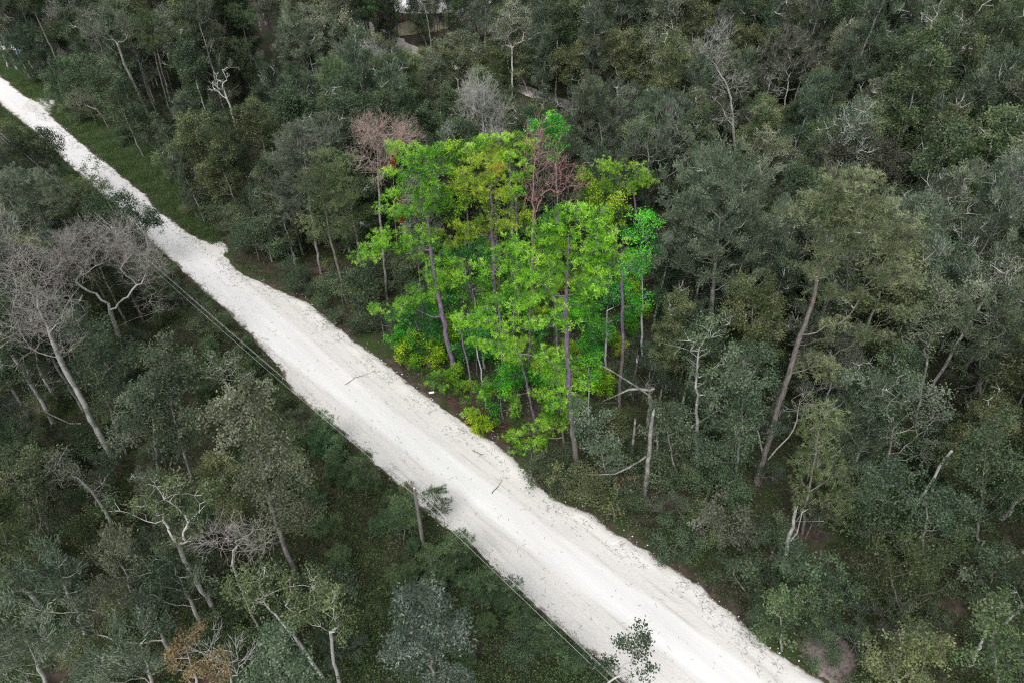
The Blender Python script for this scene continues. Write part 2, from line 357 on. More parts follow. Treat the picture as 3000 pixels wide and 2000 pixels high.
HERO = []                                             # (short name, px, py, r, Y, base)  used for spacing and labels
PRESET = {
 'broad': dict(kind='broad', crad=.75, nl=230, lsz=.165, asp=.6, twigs=6),
 'feather': dict(kind='broad', crad=.95, nl=230, lsz=.24, asp=.24, twigs=7, plume=.5),
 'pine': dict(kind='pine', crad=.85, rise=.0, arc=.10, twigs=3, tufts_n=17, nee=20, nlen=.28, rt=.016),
 'bare': dict(kind='bare', crad=.9, nl=0, twigs=6, rt=.015, rise=.75, arc=.0),
 'antler': dict(kind='broad', crad=.8, nl=150, lsz=.15, twigs=3, rt=.03, rise=.3, arc=.05, cut=.035),
}
def hero(short, label, cat, name, preset, leaf, bark, lobes, base=None, z=None, trunk=(), dens=1.3, seed=0, block=True, **kw):
    """lobes: pixel ellipses of the crown; base: pixel of the foot, or z: height of the crown's middle; trunk: pixels from foot upward"""
    r = np.random.default_rng(1000 + seed + len(HERO) * 17)
    cx = sum(l[0] for l in lobes) / len(lobes); cy = sum(l[1] for l in lobes) / len(lobes)
    if base is not None: b = G(*base)
    else:
        b = G(cx, cy, z); b = b * [1, 1, 0]
    Y = b[1]; fn = lambda x, y: PY(x, y, Y)
    o = dict(PRESET[preset]); o.update(kw); o['Rb'] = o.get('Rb', .2) * .6
    if isinstance(o.get('twigbark'), str): o['twigbark'] = BK[o['twigbark']]
    big = lobes[0]; topc = fn(big[0], big[1])
    tp = [np.zeros(3)] + [fn(*t) - b for t in trunk]
    if not trunk or kw.get('_', 0): tp.append((topc - b) * [1, 1, .95])
    C = lobe_points(lobes, fn, r, dens, o['crad'] * .55) - b
    C = C[C[:, 2] > .4]
    far = proj(topc)[2]
    if far > 110: o['lsz'] = o.get('lsz', .2) * 1.25; o['nl'] = int(o.get('nl', 100) * .7)
    tm, cm = tree_parts(tp, C, leaf=LF[leaf] if leaf else None, bark=BK[bark], r=r, **o)
    root = place(name, label, cat, b, tm, cm)
    for l in lobes:
        if block: HERO.append((short, l[0], l[1], (l[2] + l[3]) / 2, Y, b[:2]))
    for a, c in zip((base or proj(b)[:2],) + tuple(trunk)[:-1], trunk): 
        for t in (.25, .75): HERO.append((short, a[0] + (c[0] - a[0]) * t, a[1] + (c[1] - a[1]) * t, 14, Y, b[:2]))
    return root

# ------------------------------------------------------------------ the trees one can tell apart
PT, BT, DT, SH = 'pine tree', 'tree', 'dead tree', 'shrub'
# --- the bright green grove beside the road
hero('tall left grove pine', 'tall bright green pine with bare purple trunk, leftmost of the vivid grove', PT, 'pine_tree', 'pine', 'hpine', 'hpine',
     [(1222,520,85,85),(1200,440,50,30),(1270,450,45,30),(1175,600,60,40),(1260,600,60,45),(1130,715,80,42),(1075,745,35,25),(1210,700,45,28),(1290,790,62,48),(1255,700,40,30),(1250,860,60,22),(1150,900,48,28),(1320,820,40,30),(1215,880,40,25)],
     base=(1338,1110), trunk=((1310,1000),(1282,850),(1262,735),(1252,640),(1225,520),(1215,470)), dens=1.7, Rb=.42, crad=.66, seed=1, minz=4)
hero('yellow-tipped grove pine', 'bright green pine with pale yellow crown tips behind the tall left grove pine', PT, 'pine_tree', 'pine', 'hpineyel', 'hpine',
     [(1430,440,45,35),(1400,500,60,45),(1370,560,50,30),(1450,560,50,40),(1340,530,30,25),(1450,640,65,30),(1380,660,50,28),(1340,700,45,25),(1300,690,30,20)],
     base=(1460,1040), trunk=((1450,900),(1445,760),(1438,640),(1440,520),(1430,440)), dens=1.8, Rb=.34, crad=.68, seed=2, minz=5)
hero('orange crown tip', 'young pine top with orange yellow needles beside the yellow-tipped pine', PT, 'pine_tree', 'pine', 'horange', 'hpine',
     [(1448,482,25,32)], base=(1470,985), trunk=((1455,700),(1450,500)), dens=2., Rb=.13, seed=3, crad=.6, block=False)
hero('rearmost grove pine', 'bright green round-topped pine at the back of the vivid grove', PT, 'pine_tree', 'pine', 'hpine', 'hpine',
     [(1480,440,70,45),(1420,410,40,22),(1520,420,45,28),(1500,500,60,35),(1390,430,30,20)], base=(1500,850), trunk=((1502,650),(1490,450)), dens=1.6, Rb=.3, crad=.62, seed=4)
hero('big front grove pine', 'broad bright green pine in front of the grove with long low boughs', PT, 'pine_tree', 'pine', 'hpine', 'hsplit',
     [(1665,660,95,55),(1600,650,50,30),(1740,640,50,30),(1660,730,130,50),(1560,760,80,40),(1760,760,70,35),(1510,720,50,30),(1610,820,110,40),(1730,850,50,35),(1500,820,45,28),(1440,770,48,24),(1420,920,50,30),(1380,960,32,22),(1520,900,60,28),(1650,900,50,24),(1785,700,35,25),(1640,950,40,22),(1480,960,30,20),(1500,1030,50,24),(1570,1040,40,22),(1450,1010,28,16),(1665,1060,42,28),(1690,1130,40,28),(1650,1180,44,30),(1610,1090,36,22),(1720,800,60,40),(1600,960,50,24),(1560,860,60,30)],
     base=(1697,1400), trunk=((1682,1290),(1668,1150),(1660,1000),(1657,900),(1662,800),(1665,690)), dens=1.7, Rb=.42, crad=.7, seed=5, minz=6)
hero('low front grove pine', 'bright green young pine drooping towards the road, lowest foliage of the grove', PT, 'pine_tree', 'pine', 'hpine', 'hsplit',
     [(1560,1270,65,38),(1620,1230,50,34),(1660,1180,45,34),(1530,1320,45,24),(1600,1160,45,22),(1690,1120,28,25),(1660,1070,36,28),(1580,1320,30,22)],
     base=(1655,1330), trunk=((1650,1280),(1642,1180),(1632,1050),(1625,980)), dens=2., Rb=.2, seed=6, minz=1.5, crad=.6, rise=-.1)
hero('thin leaning grove pine', 'slender purple-stemmed pine with two bright tufts leaning over the middle of the grove', PT, 'pine_tree', 'pine', 'hpineyel', 'hpine',
     [(1515,1000,40,26),(1575,1030,34,20),(1440,1020,25,14),(1510,1040,40,20)], base=(1566,1232), trunk=((1545,1130),(1524,1040),(1512,990)), dens=1.9, Rb=.2, seed=7, crad=.6)
hero('small roadside grove pine', 'small bright green pine with three low tufts at the road edge of the grove', PT, 'pine_tree', 'pine', 'hpine', 'hpine',
     [(1415,1125,28,20),(1375,1185,24,24),(1430,1145,22,15),(1500,1160,25,16),(1525,1200,28,18)], base=(1474,1225), trunk=((1465,1160),(1455,1090),(1448,1040)), dens=2.2, Rb=.14, seed=8, crad=.5, minz=.8)
hero('low sapling pine', 'knee-high looking bright pine sapling by the pale road shoulder', PT, 'pine_tree', 'pine', 'hpine', 'hpine',
     [(1283,1120,28,30)], base=(1296,1150), dens=2.5, Rb=.08, seed=9, crad=.45, minz=.3)
hero('right grove pine fragment', 'bright green flat-topped pine at the right rim of the grove with twisted purple limbs', PT, 'pine_tree', 'pine', 'hpine', 'hpine',
     [(1830,500,55,24),(1780,495,30,24),(1890,520,40,20),(1850,545,55,20),(1800,550,30,18)], base=(1915,800), trunk=((1890,700),(1862,620),(1850,540)), dens=1.7, Rb=.24, seed=10, rise=.2)
hero('bare-stemmed grove trunk', 'tall smooth purple-grey bare trunk bent at its tip at the right edge of the grove', 'tree trunk', 'tree_trunk', 'bare', None, 'hsplit',
     [(1822,800,22,22)], base=(1813,1205), trunk=((1819,1100),(1823,950),(1821,840),(1826,780)), dens=.2, Rb=.3, seed=11, twigs=2, block=False)
hero('red dead grove tree', 'leafless tree of reddish and lilac branches rising in the middle of the grove', DT, 'dead_tree', 'bare', None, 'hred',
     [(1570,400,36,30),(1600,470,50,50),(1545,440,30,40),(1640,520,45,45),(1590,560,45,50),(1660,570,30,35),(1550,540,25,50)], base=(1558,900), trunk=((1560,760),(1562,640),(1562,520),(1566,440)), dens=1.1, Rb=.26, seed=12, fine=2, twigs=4, rt=.02, rise=.9)
hero('bright slim leafy tree', 'slim vivid green leafy tree standing highest at the back of the grove', BT, 'broadleaf_tree', 'broad', 'hleaf', 'hpale',
     [(1615,360,24,30),(1625,400,20,35),(1580,370,22,26),(1630,450,20,30)], base=(1640,740), trunk=((1632,560),(1620,380)), dens=2.4, Rb=.15, seed=13)
hero('yellow-green leafy grove tree', 'dull yellow-green leafy tree between the two left pines of the grove', BT, 'broadleaf_tree', 'broad', 'hyel', 'hpine',
     [(1360,440,60,35),(1330,480,40,50),(1330,600,40,60)], base=(1380,820), dens=1.6, seed=14)
hero('right yellow leafy grove tree', 'yellow-green leafy tree right of the red dead tree', BT, 'broadleaf_tree', 'broad', 'hyel', 'hpine',
     [(1735,570,45,55),(1790,630,35,45),(1720,520,30,22)], base=(1760,860), dens=1.8, seed=15)
hero('teal leafy right grove tree', 'deep green leafy tree behind the bent bare trunk', BT, 'broadleaf_tree', 'broad', 'hleaf', 'hpale',
     [(1885,690,45,50),(1850,770,45,50),(1860,850,45,60)], base=(1880,1060), dens=1.6, seed=16)
hero('green thin white-stemmed tree', 'bright green leafy tree on a thin white stem right of the front pine', BT, 'broadleaf_tree', 'broad', 'hleaf', 'hpale',
     [(1730,900,35,55),(1725,1030,40,45),(1710,1090,30,30),(1750,980,25,40)], base=(1725,1285), trunk=((1724,1180),(1725,1050),(1728,900)), dens=2.4, Rb=.12, seed=17, crad=.55)
hero('teal undertree', 'dark teal leafy tree filling the shade behind the tall left grove pine', BT, 'broadleaf_tree', 'broad', 'hteal', 'hpine',
     [(1215,930,40,50),(1255,950,45,55),(1290,900,35,45)], base=(1265,1085), dens=1.0, seed=18, block=False)
hero('emerald undertree', 'emerald leafy tree in the middle of the grove under the pines', BT, 'broadleaf_tree', 'broad', 'hleaf', 'hpale',
     [(1390,860,60,55),(1440,900,50,50),(1350,930,40,50)], base=(1420,1080), dens=1.0, seed=19, block=False)
hero('dark back undertree', 'deep teal bushy tree under the yellow-tipped pine', BT, 'broadleaf_tree', 'broad', 'hteal', 'hpine',
     [(1350,720,50,45),(1400,760,50,45)], base=(1400,940), dens=1.0, seed=20, block=False)
hero('golden undertree', 'yellow-green bushy tree low behind the red dead tree', BT, 'broadleaf_tree', 'broad', 'hyel', 'hpine',
     [(1500,620,50,50),(1460,720,40,40)], base=(1500,880), dens=1.0, seed=21, block=False)
hero('emerald roadside thicket', 'emerald bushy tree low between the front pine trunks', BT, 'broadleaf_tree', 'broad', 'hleaf', 'hpine',
     [(1500,1110,40,45),(1580,1120,40,40),(1430,1170,30,40)], base=(1530,1210), dens=1.0, seed=22, block=False)
hero('teal right undertree', 'teal leafy undergrowth tree right of the front pine trunk', BT, 'broadleaf_tree', 'broad', 'hteal', 'hpale',
     [(1780,900,40,70),(1770,800,40,40)], base=(1775,1090), dens=1.0, seed=23, block=False)
hero('yellow roadside bush', 'yellow-green leafy bush under the tall left grove pine beside the road', SH, 'shrub', 'broad', 'hyel', 'hpine',
     [(1225,1010,52,38),(1200,1040,30,30),(1260,1050,40,30)], base=(1235,1085), dens=2.4, seed=24, Rb=.08, crad=.55, minz=.2)
hero('yellow-green low bush', 'small yellow-green bush at the road edge below the thin leaning pine', SH, 'shrub', 'broad', 'hyel', 'hpine',
     [(1435,1245,42,26),(1400,1230,25,18)], base=(1440,1272), dens=2.6, seed=25, Rb=.06, crad=.45, minz=.1)
for k, (bx, by, tx, ty, R, bk, lab) in enumerate([
    (1384,1150,1342,940,.17,'hpine','thin dark purple pine stem just right of the tall left grove pine'),
    (1424,1190,1392,1000,.13,'hpale','slim pale trunk between the dark stem and the forked grove trunks'),
    (1472,1140,1462,880,.22,'hpine','thick purple forked trunk in the middle of the grove'),
    (1640,1160,1620,830,.2,'hpine','straight purple trunk just left of the broad front pine trunk'),
    (1240,1020,1225,760,.14,'hpine','short reddish trunk at the left foot of the grove'),
    (1502,1010,1515,560,.22,'hpine','dark split broken trunk behind the grove, left of the red dead tree'),
    (1548,1080,1552,880,.2,'hpine','purple trunk in shade behind the thin leaning pine')]):
    hero('grove stem', lab, 'tree trunk', 'tree_trunk', 'pine', 'hpine', bk, [(tx, ty, 16, 12)], base=(bx, by), trunk=(((bx*2+tx)/3+3, (by*2+ty)/3), (tx, ty)), dens=1.2, Rb=R, seed=30+k, crad=.5, block=False)

# --- trees right of the grove
hero('great leaning pine', 'great grey-green pine with thick trunk leaning right and forked bare limbs', PT, 'pine_tree', 'pine', 'gpine', 'pine',
     [(2480,600,120,60),(2400,640,90,60),(2570,640,100,50),(2500,540,90,40),(2620,700,80,40),(2440,720,90,50),(2600,770,70,40),(2380,780,50,30),(2640,820,50,28),(2480,860,60,24),(2400,860,40,22),(2555,990,38,28),(2440,970,40,26),(2390,1070,50,34),(2450,1100,50,22),(2660,900,50,24)],
     base=(2215,1415), trunk=((2250,1300),(2295,1150),(2335,1010),(2380,890),(2405,780),(2430,690),(2455,610)), dens=1.9, Rb=.40, seed=50, crad=.75, minz=7, rise=.1, twigs=4)
hero('big round grey tree', 'huge rounded grey-green feathery tree right of the vivid grove', BT, 'broadleaf_tree', 'feather', 'feather', 'grey',
     [(2110,640,120,100),(2020,560,90,80),(2170,540,90,70),(2240,640,60,90),(2000,720,90,90),(2120,780,110,80),(2220,760,60,70),(2100,470,60,40)],
     base=(2085,1060), trunk=((2085,900),(2095,780),(2110,640)), dens=1.15, Rb=.4, seed=51)
hero('olive roundleaf tree', 'olive brown-green leafy tree left of the great leaning pine trunk', BT, 'broadleaf_tree', 'broad', 'olive', 'grey',
     [(2215,850,60,50),(2190,920,55,45),(2250,930,40,50),(2240,1000,60,40)], base=(2190,1200), dens=1.7, seed=52)
hero('white antler branch tree', 'dark leafy tree with bleached antler branches on top of a pale forked trunk', BT, 'broadleaf_tree', 'antler', 'dark', 'pale',
     [(2100,950,55,45),(2040,1010,50,40),(2080,1100,70,70),(2150,1120,60,80),(2060,1200,50,60)], base=(2040,1400), trunk=((2040,1300),(2042,1080),(2048,1020),(2085,950)), dens=1.3, Rb=.28, seed=53, nl=140)
hero('tall dark leafy column', 'tall blue-green leafy tree draped to the ground left of the leaning pine trunk', BT, 'broadleaf_tree', 'broad', 'teal', 'grey',
     [(2190,1080,70,60),(2150,1180,70,70),(2200,1270,55,70),(2110,1290,60,80)], base=(2150,1440), dens=1.6, seed=54, moss=14)
hero('pale fan-branched tree', 'pale green tree with white branches spreading like a fan, right of the great leaning pine', BT, 'broadleaf_tree', 'antler', 'pale', 'pale',
     [(2750,860,70,45),(2700,900,60,60),(2800,890,50,50),(2850,860,24,20),(2680,1000,60,50),(2760,960,60,40)], base=(2680,1260), trunk=((2700,1130),(2715,1070)), dens=1.5, seed=55, nl=180, rt=.022)
hero('round dark right tree', 'rounded blue-green feathery tree at the right edge beyond the white forked stem', BT, 'broadleaf_tree', 'feather', 'teal', 'grey',
     [(2890,970,90,70),(2930,1050,80,80),(2850,1050,70,60),(2960,900,60,60)], base=(2860,1320), dens=1.2, seed=56)
hero('white leaning log trunk', 'thick bleached bare trunk leaning right over the vine thicket', 'tree trunk', 'tree_trunk', 'bare', None, 'white',
     [(2785,1325,5,5)], base=(2635,1560), trunk=((2680,1490),(2722,1420),(2750,1370),(2788,1320)), dens=.2, Rb=.36, seed=57, twigs=0, rt=.12)
hero('white forked stem', 'white forked leafless stem near the right edge above the white log', DT, 'dead_tree', 'bare', None, 'white',
     [(2895,1110,18,25),(2865,1130,10,15)], base=(2850,1270), trunk=((2862,1190),(2885,1130),(2900,1080)), dens=.5, Rb=.16, seed=58, twigs=1)
hero('soft low right pine', 'soft grey-green pine hanging low at the foot of the great leaning pine', PT, 'pine_tree', 'pine', 'pine', 'grey',
     [(2400,1200,50,40),(2380,1290,55,45),(2440,1260,40,40),(2420,1370,60,45),(2400,1450,70,40),(2460,1480,50,40),(2430,1520,35,22),(2350,1380,35,30),(2490,1440,30,20)], base=(2350,1560), trunk=((2365,1460),(2390,1330),(2410,1180)), dens=1.5, Rb=.2, seed=59, minz=1, rise=0)
hero('curved white dead tree', 'leafless white tree with a curving stem beside the leaning pine foot', DT, 'dead_tree', 'bare', None, 'white',
     [(2345,1165,30,18),(2320,1190,16,14)], base=(2250,1345), trunk=((2275,1315),(2310,1280),(2335,1230),(2342,1180)), dens=.7, Rb=.12, seed=60, twigs=2)
hero('short white stub', 'short bleached broken stub standing left of the curved white tree', 'snag', 'snag', 'bare', None, 'white',
     [(2219,1262,3,3)], base=(2236,1335), trunk=((2228,1300),(2219,1260)), dens=.2, Rb=.14, seed=61, twigs=0, rt=.09)
hero('leafy right mid tree', 'dark grey-green spreading tree with many exposed white twigs below the fan-branched tree', BT, 'broadleaf_tree', 'antler', 'feather', 'grey',
     [(2600,1150,90,60),(2700,1190,80,60),(2560,1240,70,50),(2660,1290,70,60),(2520,1130,50,40)], base=(2600,1440), trunk=((2600,1350),(2620,1240)), dens=1.2, seed=62, nl=150)
hero('dark right edge tree', 'dark leafy tree at the right edge below the white forked stem', BT, 'broadleaf_tree', 'broad', 'dark', 'grey',
     [(2900,1300,80,70),(2950,1400,70,70),(2840,1400,70,70),(2880,1480,60,50)], base=(2860,1600), dens=1.4, seed=63)
hero('willow-green right tree', 'soft green narrow-leaved tree behind the white leaning log', BT, 'broadleaf_tree', 'broad', 'teal', 'grey',
     [(2720,1480,70,50),(2800,1520,70,50),(2560,1420,60,50),(2640,1400,50,40)], base=(2700,1650), dens=1.4, seed=64)
hero('white bare giant', 'large leafless white-grey tree with forked crown beyond the big rounded tree', DT, 'dead_tree', 'bare', None, 'pale',
     [(2110,120,40,40),(2080,170,30,40),(2140,230,30,40),(2070,270,40,30),(2090,340,40,25)], base=(2160,480), trunk=((2150,400),(2142,290),(2125,240),(2090,190)), dens=.9, Rb=.36, seed=65, minz=5, rt=.02)
hero('brown fan tree', 'broad brown-grey thinly leafed tree with pale fanning limbs right of the white bare giant', BT, 'broadleaf_tree', 'feather', 'brown', 'pale',
     [(2330,160,80,60),(2260,190,60,50),(2400,180,50,50),(2290,120,50,35),(2230,240,40,40)], base=(2295,380), trunk=((2300,290),(2310,240)), dens=1.3, seed=66, nl=90)
hero('olive tree behind giant', 'yellow-olive round tree just behind the white bare giant', BT, 'broadleaf_tree', 'broad', 'olive', 'grey',
     [(2160,110,60,40),(2210,130,50,40),(2090,100,40,30),(2260,120,30,25)], base=(2190,330), dens=1.5, seed=67)
hero('crooked pale-limbed tree', 'silvery green tree on crooked white limbs above the big rounded tree', BT, 'broadleaf_tree', 'antler', 'pale', 'pale',
     [(2270,425,60,35),(2210,430,40,30),(2310,460,30,30),(2240,480,50,25)], base=(2215,640), trunk=((2218,570),(2230,520)), dens=1.6, seed=68, nl=180, rt=.025)
hero('olive dome behind pine', 'brownish olive domed tree directly behind the great leaning pine', BT, 'broadleaf_tree', 'broad', 'brown', 'grey',
     [(2530,440,70,50),(2600,480,60,50),(2460,470,60,45),(2560,520,60,40)], base=(2530,720), dens=1.5, seed=69)
hero('moss-hung grey tree', 'grey tree hung with long pale moss behind the right rim of the grove', BT, 'broadleaf_tree', 'feather', 'feather', 'pale',
     [(1900,400,70,50),(1960,370,50,60),(1870,460,50,40),(1990,440,40,50)], base=(1900,700), dens=1.1, seed=70, moss=90, nl=120)
hero('grey shaggy tree', 'shaggy grey feathery tree left of the moss-hung tree', BT, 'broadleaf_tree', 'feather', 'feather', 'pale',
     [(1760,330,70,50),(1720,280,50,40),(1800,290,50,40),(1760,400,60,50),(1700,340,40,40)], base=(1770,580), dens=1.2, seed=71, moss=30)
hero('wide olive spreading tree', 'wide yellow-olive tree with many upright pale limbs, largest crown of the far woods', BT, 'broadleaf_tree', 'broad', 'olive', 'pale',
     [(1790,150,100,45),(1700,170,60,35),(1880,180,50,45),(1650,185,40,25),(1820,120,50,25),(1650,230,30,25),(1880,230,35,30),(1780,200,80,35)], base=(1810,370), trunk=((1810,300),(1808,260)), dens=1.5, Rb=.4, seed=72, rt=.018, moss=25)
hero('pale-branched sycamore', 'pale green tree with bright white forked branches beyond the sand track', BT, 'broadleaf_tree', 'antler', 'pale', 'white',
     [(1500,45,45,40),(1470,80,35,40),(1530,70,35,40),(1555,85,25,25),(1500,110,40,25)], base=(1502,290), trunk=((1500,190),(1500,140)), dens=1.6, Rb=.26, seed=73, nl=110, rt=.024)
hero('grey plume tree', 'pale grey plume-shaped tree left of the white-branched tree', BT, 'broadleaf_tree', 'feather', 'feather', 'grey',
     [(1400,50,55,45),(1380,90,40,30),(1430,90,30,30)], base=(1400,240), dens=1.3, seed=74, nl=90)
hero('light dome tree', 'light grey-green domed tree left of centre in front of the grey plume tree', BT, 'broadleaf_tree', 'broad', 'pale', 'grey',
     [(1345,130,50,30),(1375,160,40,35),(1310,150,35,30)], base=(1360,290), dens=1.9, seed=75)
hero('olive twig tree', 'olive tree with pale stem just in front of the light dome tree', BT, 'broadleaf_tree', 'broad', 'olive', 'pale',
     [(1335,190,45,35),(1300,180,28,25),(1365,200,25,25)], base=(1350,330), trunk=((1346,270),(1338,220)), dens=1.8, seed=76)
hero('crooked trunk tree', 'dark olive tree on two crooked leaning trunks beside the far sand track', BT, 'broadleaf_tree', 'broad', 'olive', 'pale',
     [(1470,190,55,40),(1520,160,40,40),(1500,220,50,30),(1440,160,30,30)], base=(1548,278), trunk=((1535,240),(1512,212)), dens=1.5, seed=77)
hero('pair of far dark columns', 'dark green column-shaped tree left of the pale far clearing', BT, 'broadleaf_tree', 'broad', 'dark', 'grey',
     [(1140,50,30,40),(1130,100,30,30),(1155,20,20,25)], base=(1150,170), dens=2., seed=78)
hero('hanging dark tree', 'dark green tree overhanging the pale far clearing', BT, 'broadleaf_tree', 'broad', 'dark', 'grey',
     [(1215,35,25,30),(1240,50,22,30),(1225,5,30,20)], base=(1235,110), dens=2., seed=79)
hero('forked tall bare tree', 'tall leafless forked tree standing right of the pale far clearing', DT, 'dead_tree', 'bare', None, 'grey',
     [(1255,10,20,20),(1225,15,20,15),(1275,20,15,20)], base=(1264,150), trunk=((1258,90),(1252,55),(1243,15)), dens=.9, Rb=.2, seed=80, twigs=2, minz=9)
for k, (bx, x2) in enumerate([(1277, 1268), (1285, 1276), (1292, 1282), (1300, 1296)]):
    hero('dark thin trunk', ['leftmost', 'second from left', 'third from left', 'rightmost'][k] + ' of four thin dark trunks before the low pale-roofed building', 'tree trunk', 'tree_trunk', 'bare', None, 'dark',
         [(x2, 10, 12, 12)], base=(bx, 135 - 4 * (k % 2)), trunk=((x2 + 3, 60), (x2, 20)), dens=.5, Rb=.14, seed=81+k, twigs=1)
hero('dark tree behind grove', 'dark round leafy tree beyond the pink bare tree', BT, 'broadleaf_tree', 'broad', 'dark', 'grey',
     [(1220,350,50,40),(1190,310,35,35),(1250,370,45,35)], base=(1230,480), dens=1.6, seed=86)
hero('pink bare tree', 'pinkish-grey leafless tree with dense fine twigs just left of the grove', DT, 'dead_tree', 'bare', None, 'grey',
     [(1115,420,70,55),(1160,410,45,40),(1080,400,35,40),(1110,490,40,40)], base=(1135,880), trunk=((1122,740),(1112,600),(1108,500),(1105,430)), dens=1.7, Rb=.24, twigbark='pink', seed=87)
hero('red leaf spray', 'small red-orange leafed tree peeking between the pink bare tree and the grove', BT, 'broadleaf_tree', 'broad', 'hred', 'hred',
     [(1148,462,16,24),(1140,505,12,18),(1172,434,18,10),(1185,590,12,14),(1180,640,14,12)], base=(1165,760), trunk=((1155,600),(1150,480)), dens=2.6, Rb=.1, seed=88, nl=70, crad=.5, block=False)
hero('dark crown over pale roof', 'dark leafy crown half covering the low pale-roofed building', BT, 'broadleaf_tree', 'broad', 'dark', 'grey',
     [(1345,40,45,34),(1375,10,34,28),(1310,0,35,16),(1325,75,24,16)], base=(1365,140), dens=1.8, seed=89)
hero('dark crown right of clearing', 'dark hanging leafy crown between the pale clearing and the four thin trunks', BT, 'broadleaf_tree', 'broad', 'dark', 'grey',
     [(1225,65,16,22),(1245,85,20,20),(1262,25,22,25)], base=(1250,135), dens=2, seed=89)
# --- trees between the grove and the left road verge
hero('olive layered pine', 'olive pine with layered tufts and a bare leaning trunk left of the pink bare tree', PT, 'pine_tree', 'pine', 'pine', 'pine',
     [(955,480,45,40),(930,530,50,35),(990,540,50,35),(960,600,70,32),(900,640,40,26),(1000,660,50,26),(950,680,50,26),(940,450,25,20)], base=(1018,890), trunk=((995,800),(965,690),(950,600),(945,500)), dens=1.7, Rb=.26, seed=90)
hero('blue-green shaggy pine', 'blue-green shaggy pine with exposed grey twigs left of the olive layered pine', PT, 'pine_tree', 'pine', 'pineblue', 'grey',
     [(860,420,60,45),(910,380,50,45),(840,500,65,45),(900,460,60,45),(850,580,60,40),(900,560,50,40),(820,620,45,30)], base=(940,800), trunk=((920,680),(900,540),(890,400)), dens=1.5, Rb=.28, seed=91, twigs=7, rt=.018)
hero('broad leafy verge tree', 'broad yellowish-green leafy tree behind the grass verge', BT, 'broadleaf_tree', 'broad', 'olive', 'grey',
     [(590,400,70,50),(640,440,60,55),(550,450,50,45),(620,510,80,50),(560,360,40,30)], base=(710,640), trunk=((680,570),(640,460)), dens=1.5, seed=92)
hero('green rounded crown', 'green rounded leafy crown between the verge tree and the blue-green pine', BT, 'broadleaf_tree', 'broad', 'olive', 'grey',
     [(750,340,60,40),(800,380,45,40),(720,380,40,40)], base=(800,540), dens=1.6, seed=93)
hero('tall leaning grey trunk pine', 'tall thin-crowned pine with long bare grey trunk leaning left behind the verge', PT, 'pine_tree', 'feather', 'feather', 'grey',
     [(310,60,70,35),(360,90,50,30),(290,100,50,30),(330,30,50,20)], base=(478,448), trunk=((440,350),(395,250),(365,190),(345,130)), dens=1., Rb=.34, seed=94, nl=90, minz=12)
hero('white forked verge tree', 'forked pale-limbed tree just right of the long leaning grey trunk', BT, 'broadleaf_tree', 'antler', 'olive', 'pale',
     [(380,110,35,40),(410,150,35,30),(350,150,25,25)], base=(480,375), trunk=((440,290),(412,200),(400,160)), dens=.9, seed=95, nl=110, rt=.025)
hero('yellow tufted pine', 'pine with yellow-green tufts behind the leaning grey trunk', PT, 'pine_tree', 'pine', 'pine', 'pine',
     [(430,55,40,25),(450,100,45,30),(460,130,35,22),(410,80,30,20)], base=(520,385), trunk=((490,300),(460,190),(445,110)), dens=1.8, Rb=.22, seed=96)
hero('shattered white snag', 'shattered tree with splintered white top standing right of the yellow tufted pine', 'snag', 'snag', 'bare', None, 'white',
     [(655,235,14,30),(640,250,14,20),(620,265,14,10)], base=(705,420), trunk=((685,350),(665,290),(650,240)), dens=1.4, Rb=.3, seed=97, twigs=1, rt=.06, crad=.5)
hero('large grey feathery tree', 'large grey feathery tree with pale twigs top left of the blue-green pine', BT, 'broadleaf_tree', 'feather', 'feather', 'pale',
     [(900,120,70,60),(950,100,50,50),(860,150,50,50),(920,190,70,50),(880,60,50,40),(960,170,40,40)], base=(945,350), dens=1.2, seed=98)
hero('dark vine-clad tree', 'dark vine-clad tree left of the large grey feathery tree', BT, 'broadleaf_tree', 'broad', 'dark', 'grey',
     [(710,200,35,50),(700,140,30,30),(725,260,30,40)], base=(760,330), dens=1.7, seed=99, vines=500)
hero('small-crowned tall pine', 'tall pine with a small crown above the dark vine-clad tree', PT, 'pine_tree', 'pine', 'pine', 'pine',
     [(700,30,35,22),(715,60,35,20),(690,55,25,16)], base=(760,280), trunk=((735,180),(710,70)), dens=1.8, Rb=.2, seed=100)
hero('dark straight pine', 'pine with dark straight trunk at the top edge left of centre', PT, 'pine_tree', 'pine', 'pineblue', 'pine',
     [(770,15,45,22),(790,40,35,18)], base=(805,170), trunk=((790,90),(780,30)), dens=1.6, Rb=.2, seed=101)
hero('dark feathery corner tree', 'dark blue-grey feathery tree at the far left where the road leaves the picture', BT, 'broadleaf_tree', 'feather', 'teal', 'grey',
     [(85,120,60,35),(50,160,50,35),(120,150,50,35),(90,190,60,30)], base=(140,260), dens=1.3, seed=102)
hero('bright far left pine', 'soft green pine above the dark feathery corner tree', PT, 'pine_tree', 'pine', 'pine', 'pine',
     [(175,60,40,26),(200,90,45,28),(150,90,35,22)], base=(260,240), dens=1.5, seed=103)
hero('drooping pale small tree', 'small drooping grey-green tree leaning over the far verge', BT, 'broadleaf_tree', 'feather', 'pale', 'grey',
     [(250,290,45,25),(215,310,30,20),(285,300,30,22)], base=(318,375), trunk=((300,340),(270,300)), dens=1.4, seed=104, nl=110, minz=2)
hero('dark verge-edge tree', 'dark leafy tree at the end of the far verge beside the side spur', BT, 'broadleaf_tree', 'broad', 'dark', 'grey',
     [(180,220,50,40),(220,260,50,35),(240,200,50,40),(170,270,35,22)], base=(230,335), dens=1.5, seed=105)
hero('mid verge dark tree', 'dark green leafy tree overhanging the grass verge beside the drooping tree', BT, 'broadleaf_tree', 'broad', 'dark', 'grey',
     [(330,260,60,50),(370,320,50,40),(420,360,45,40),(290,220,50,40)], base=(420,460), dens=1.4, seed=106)
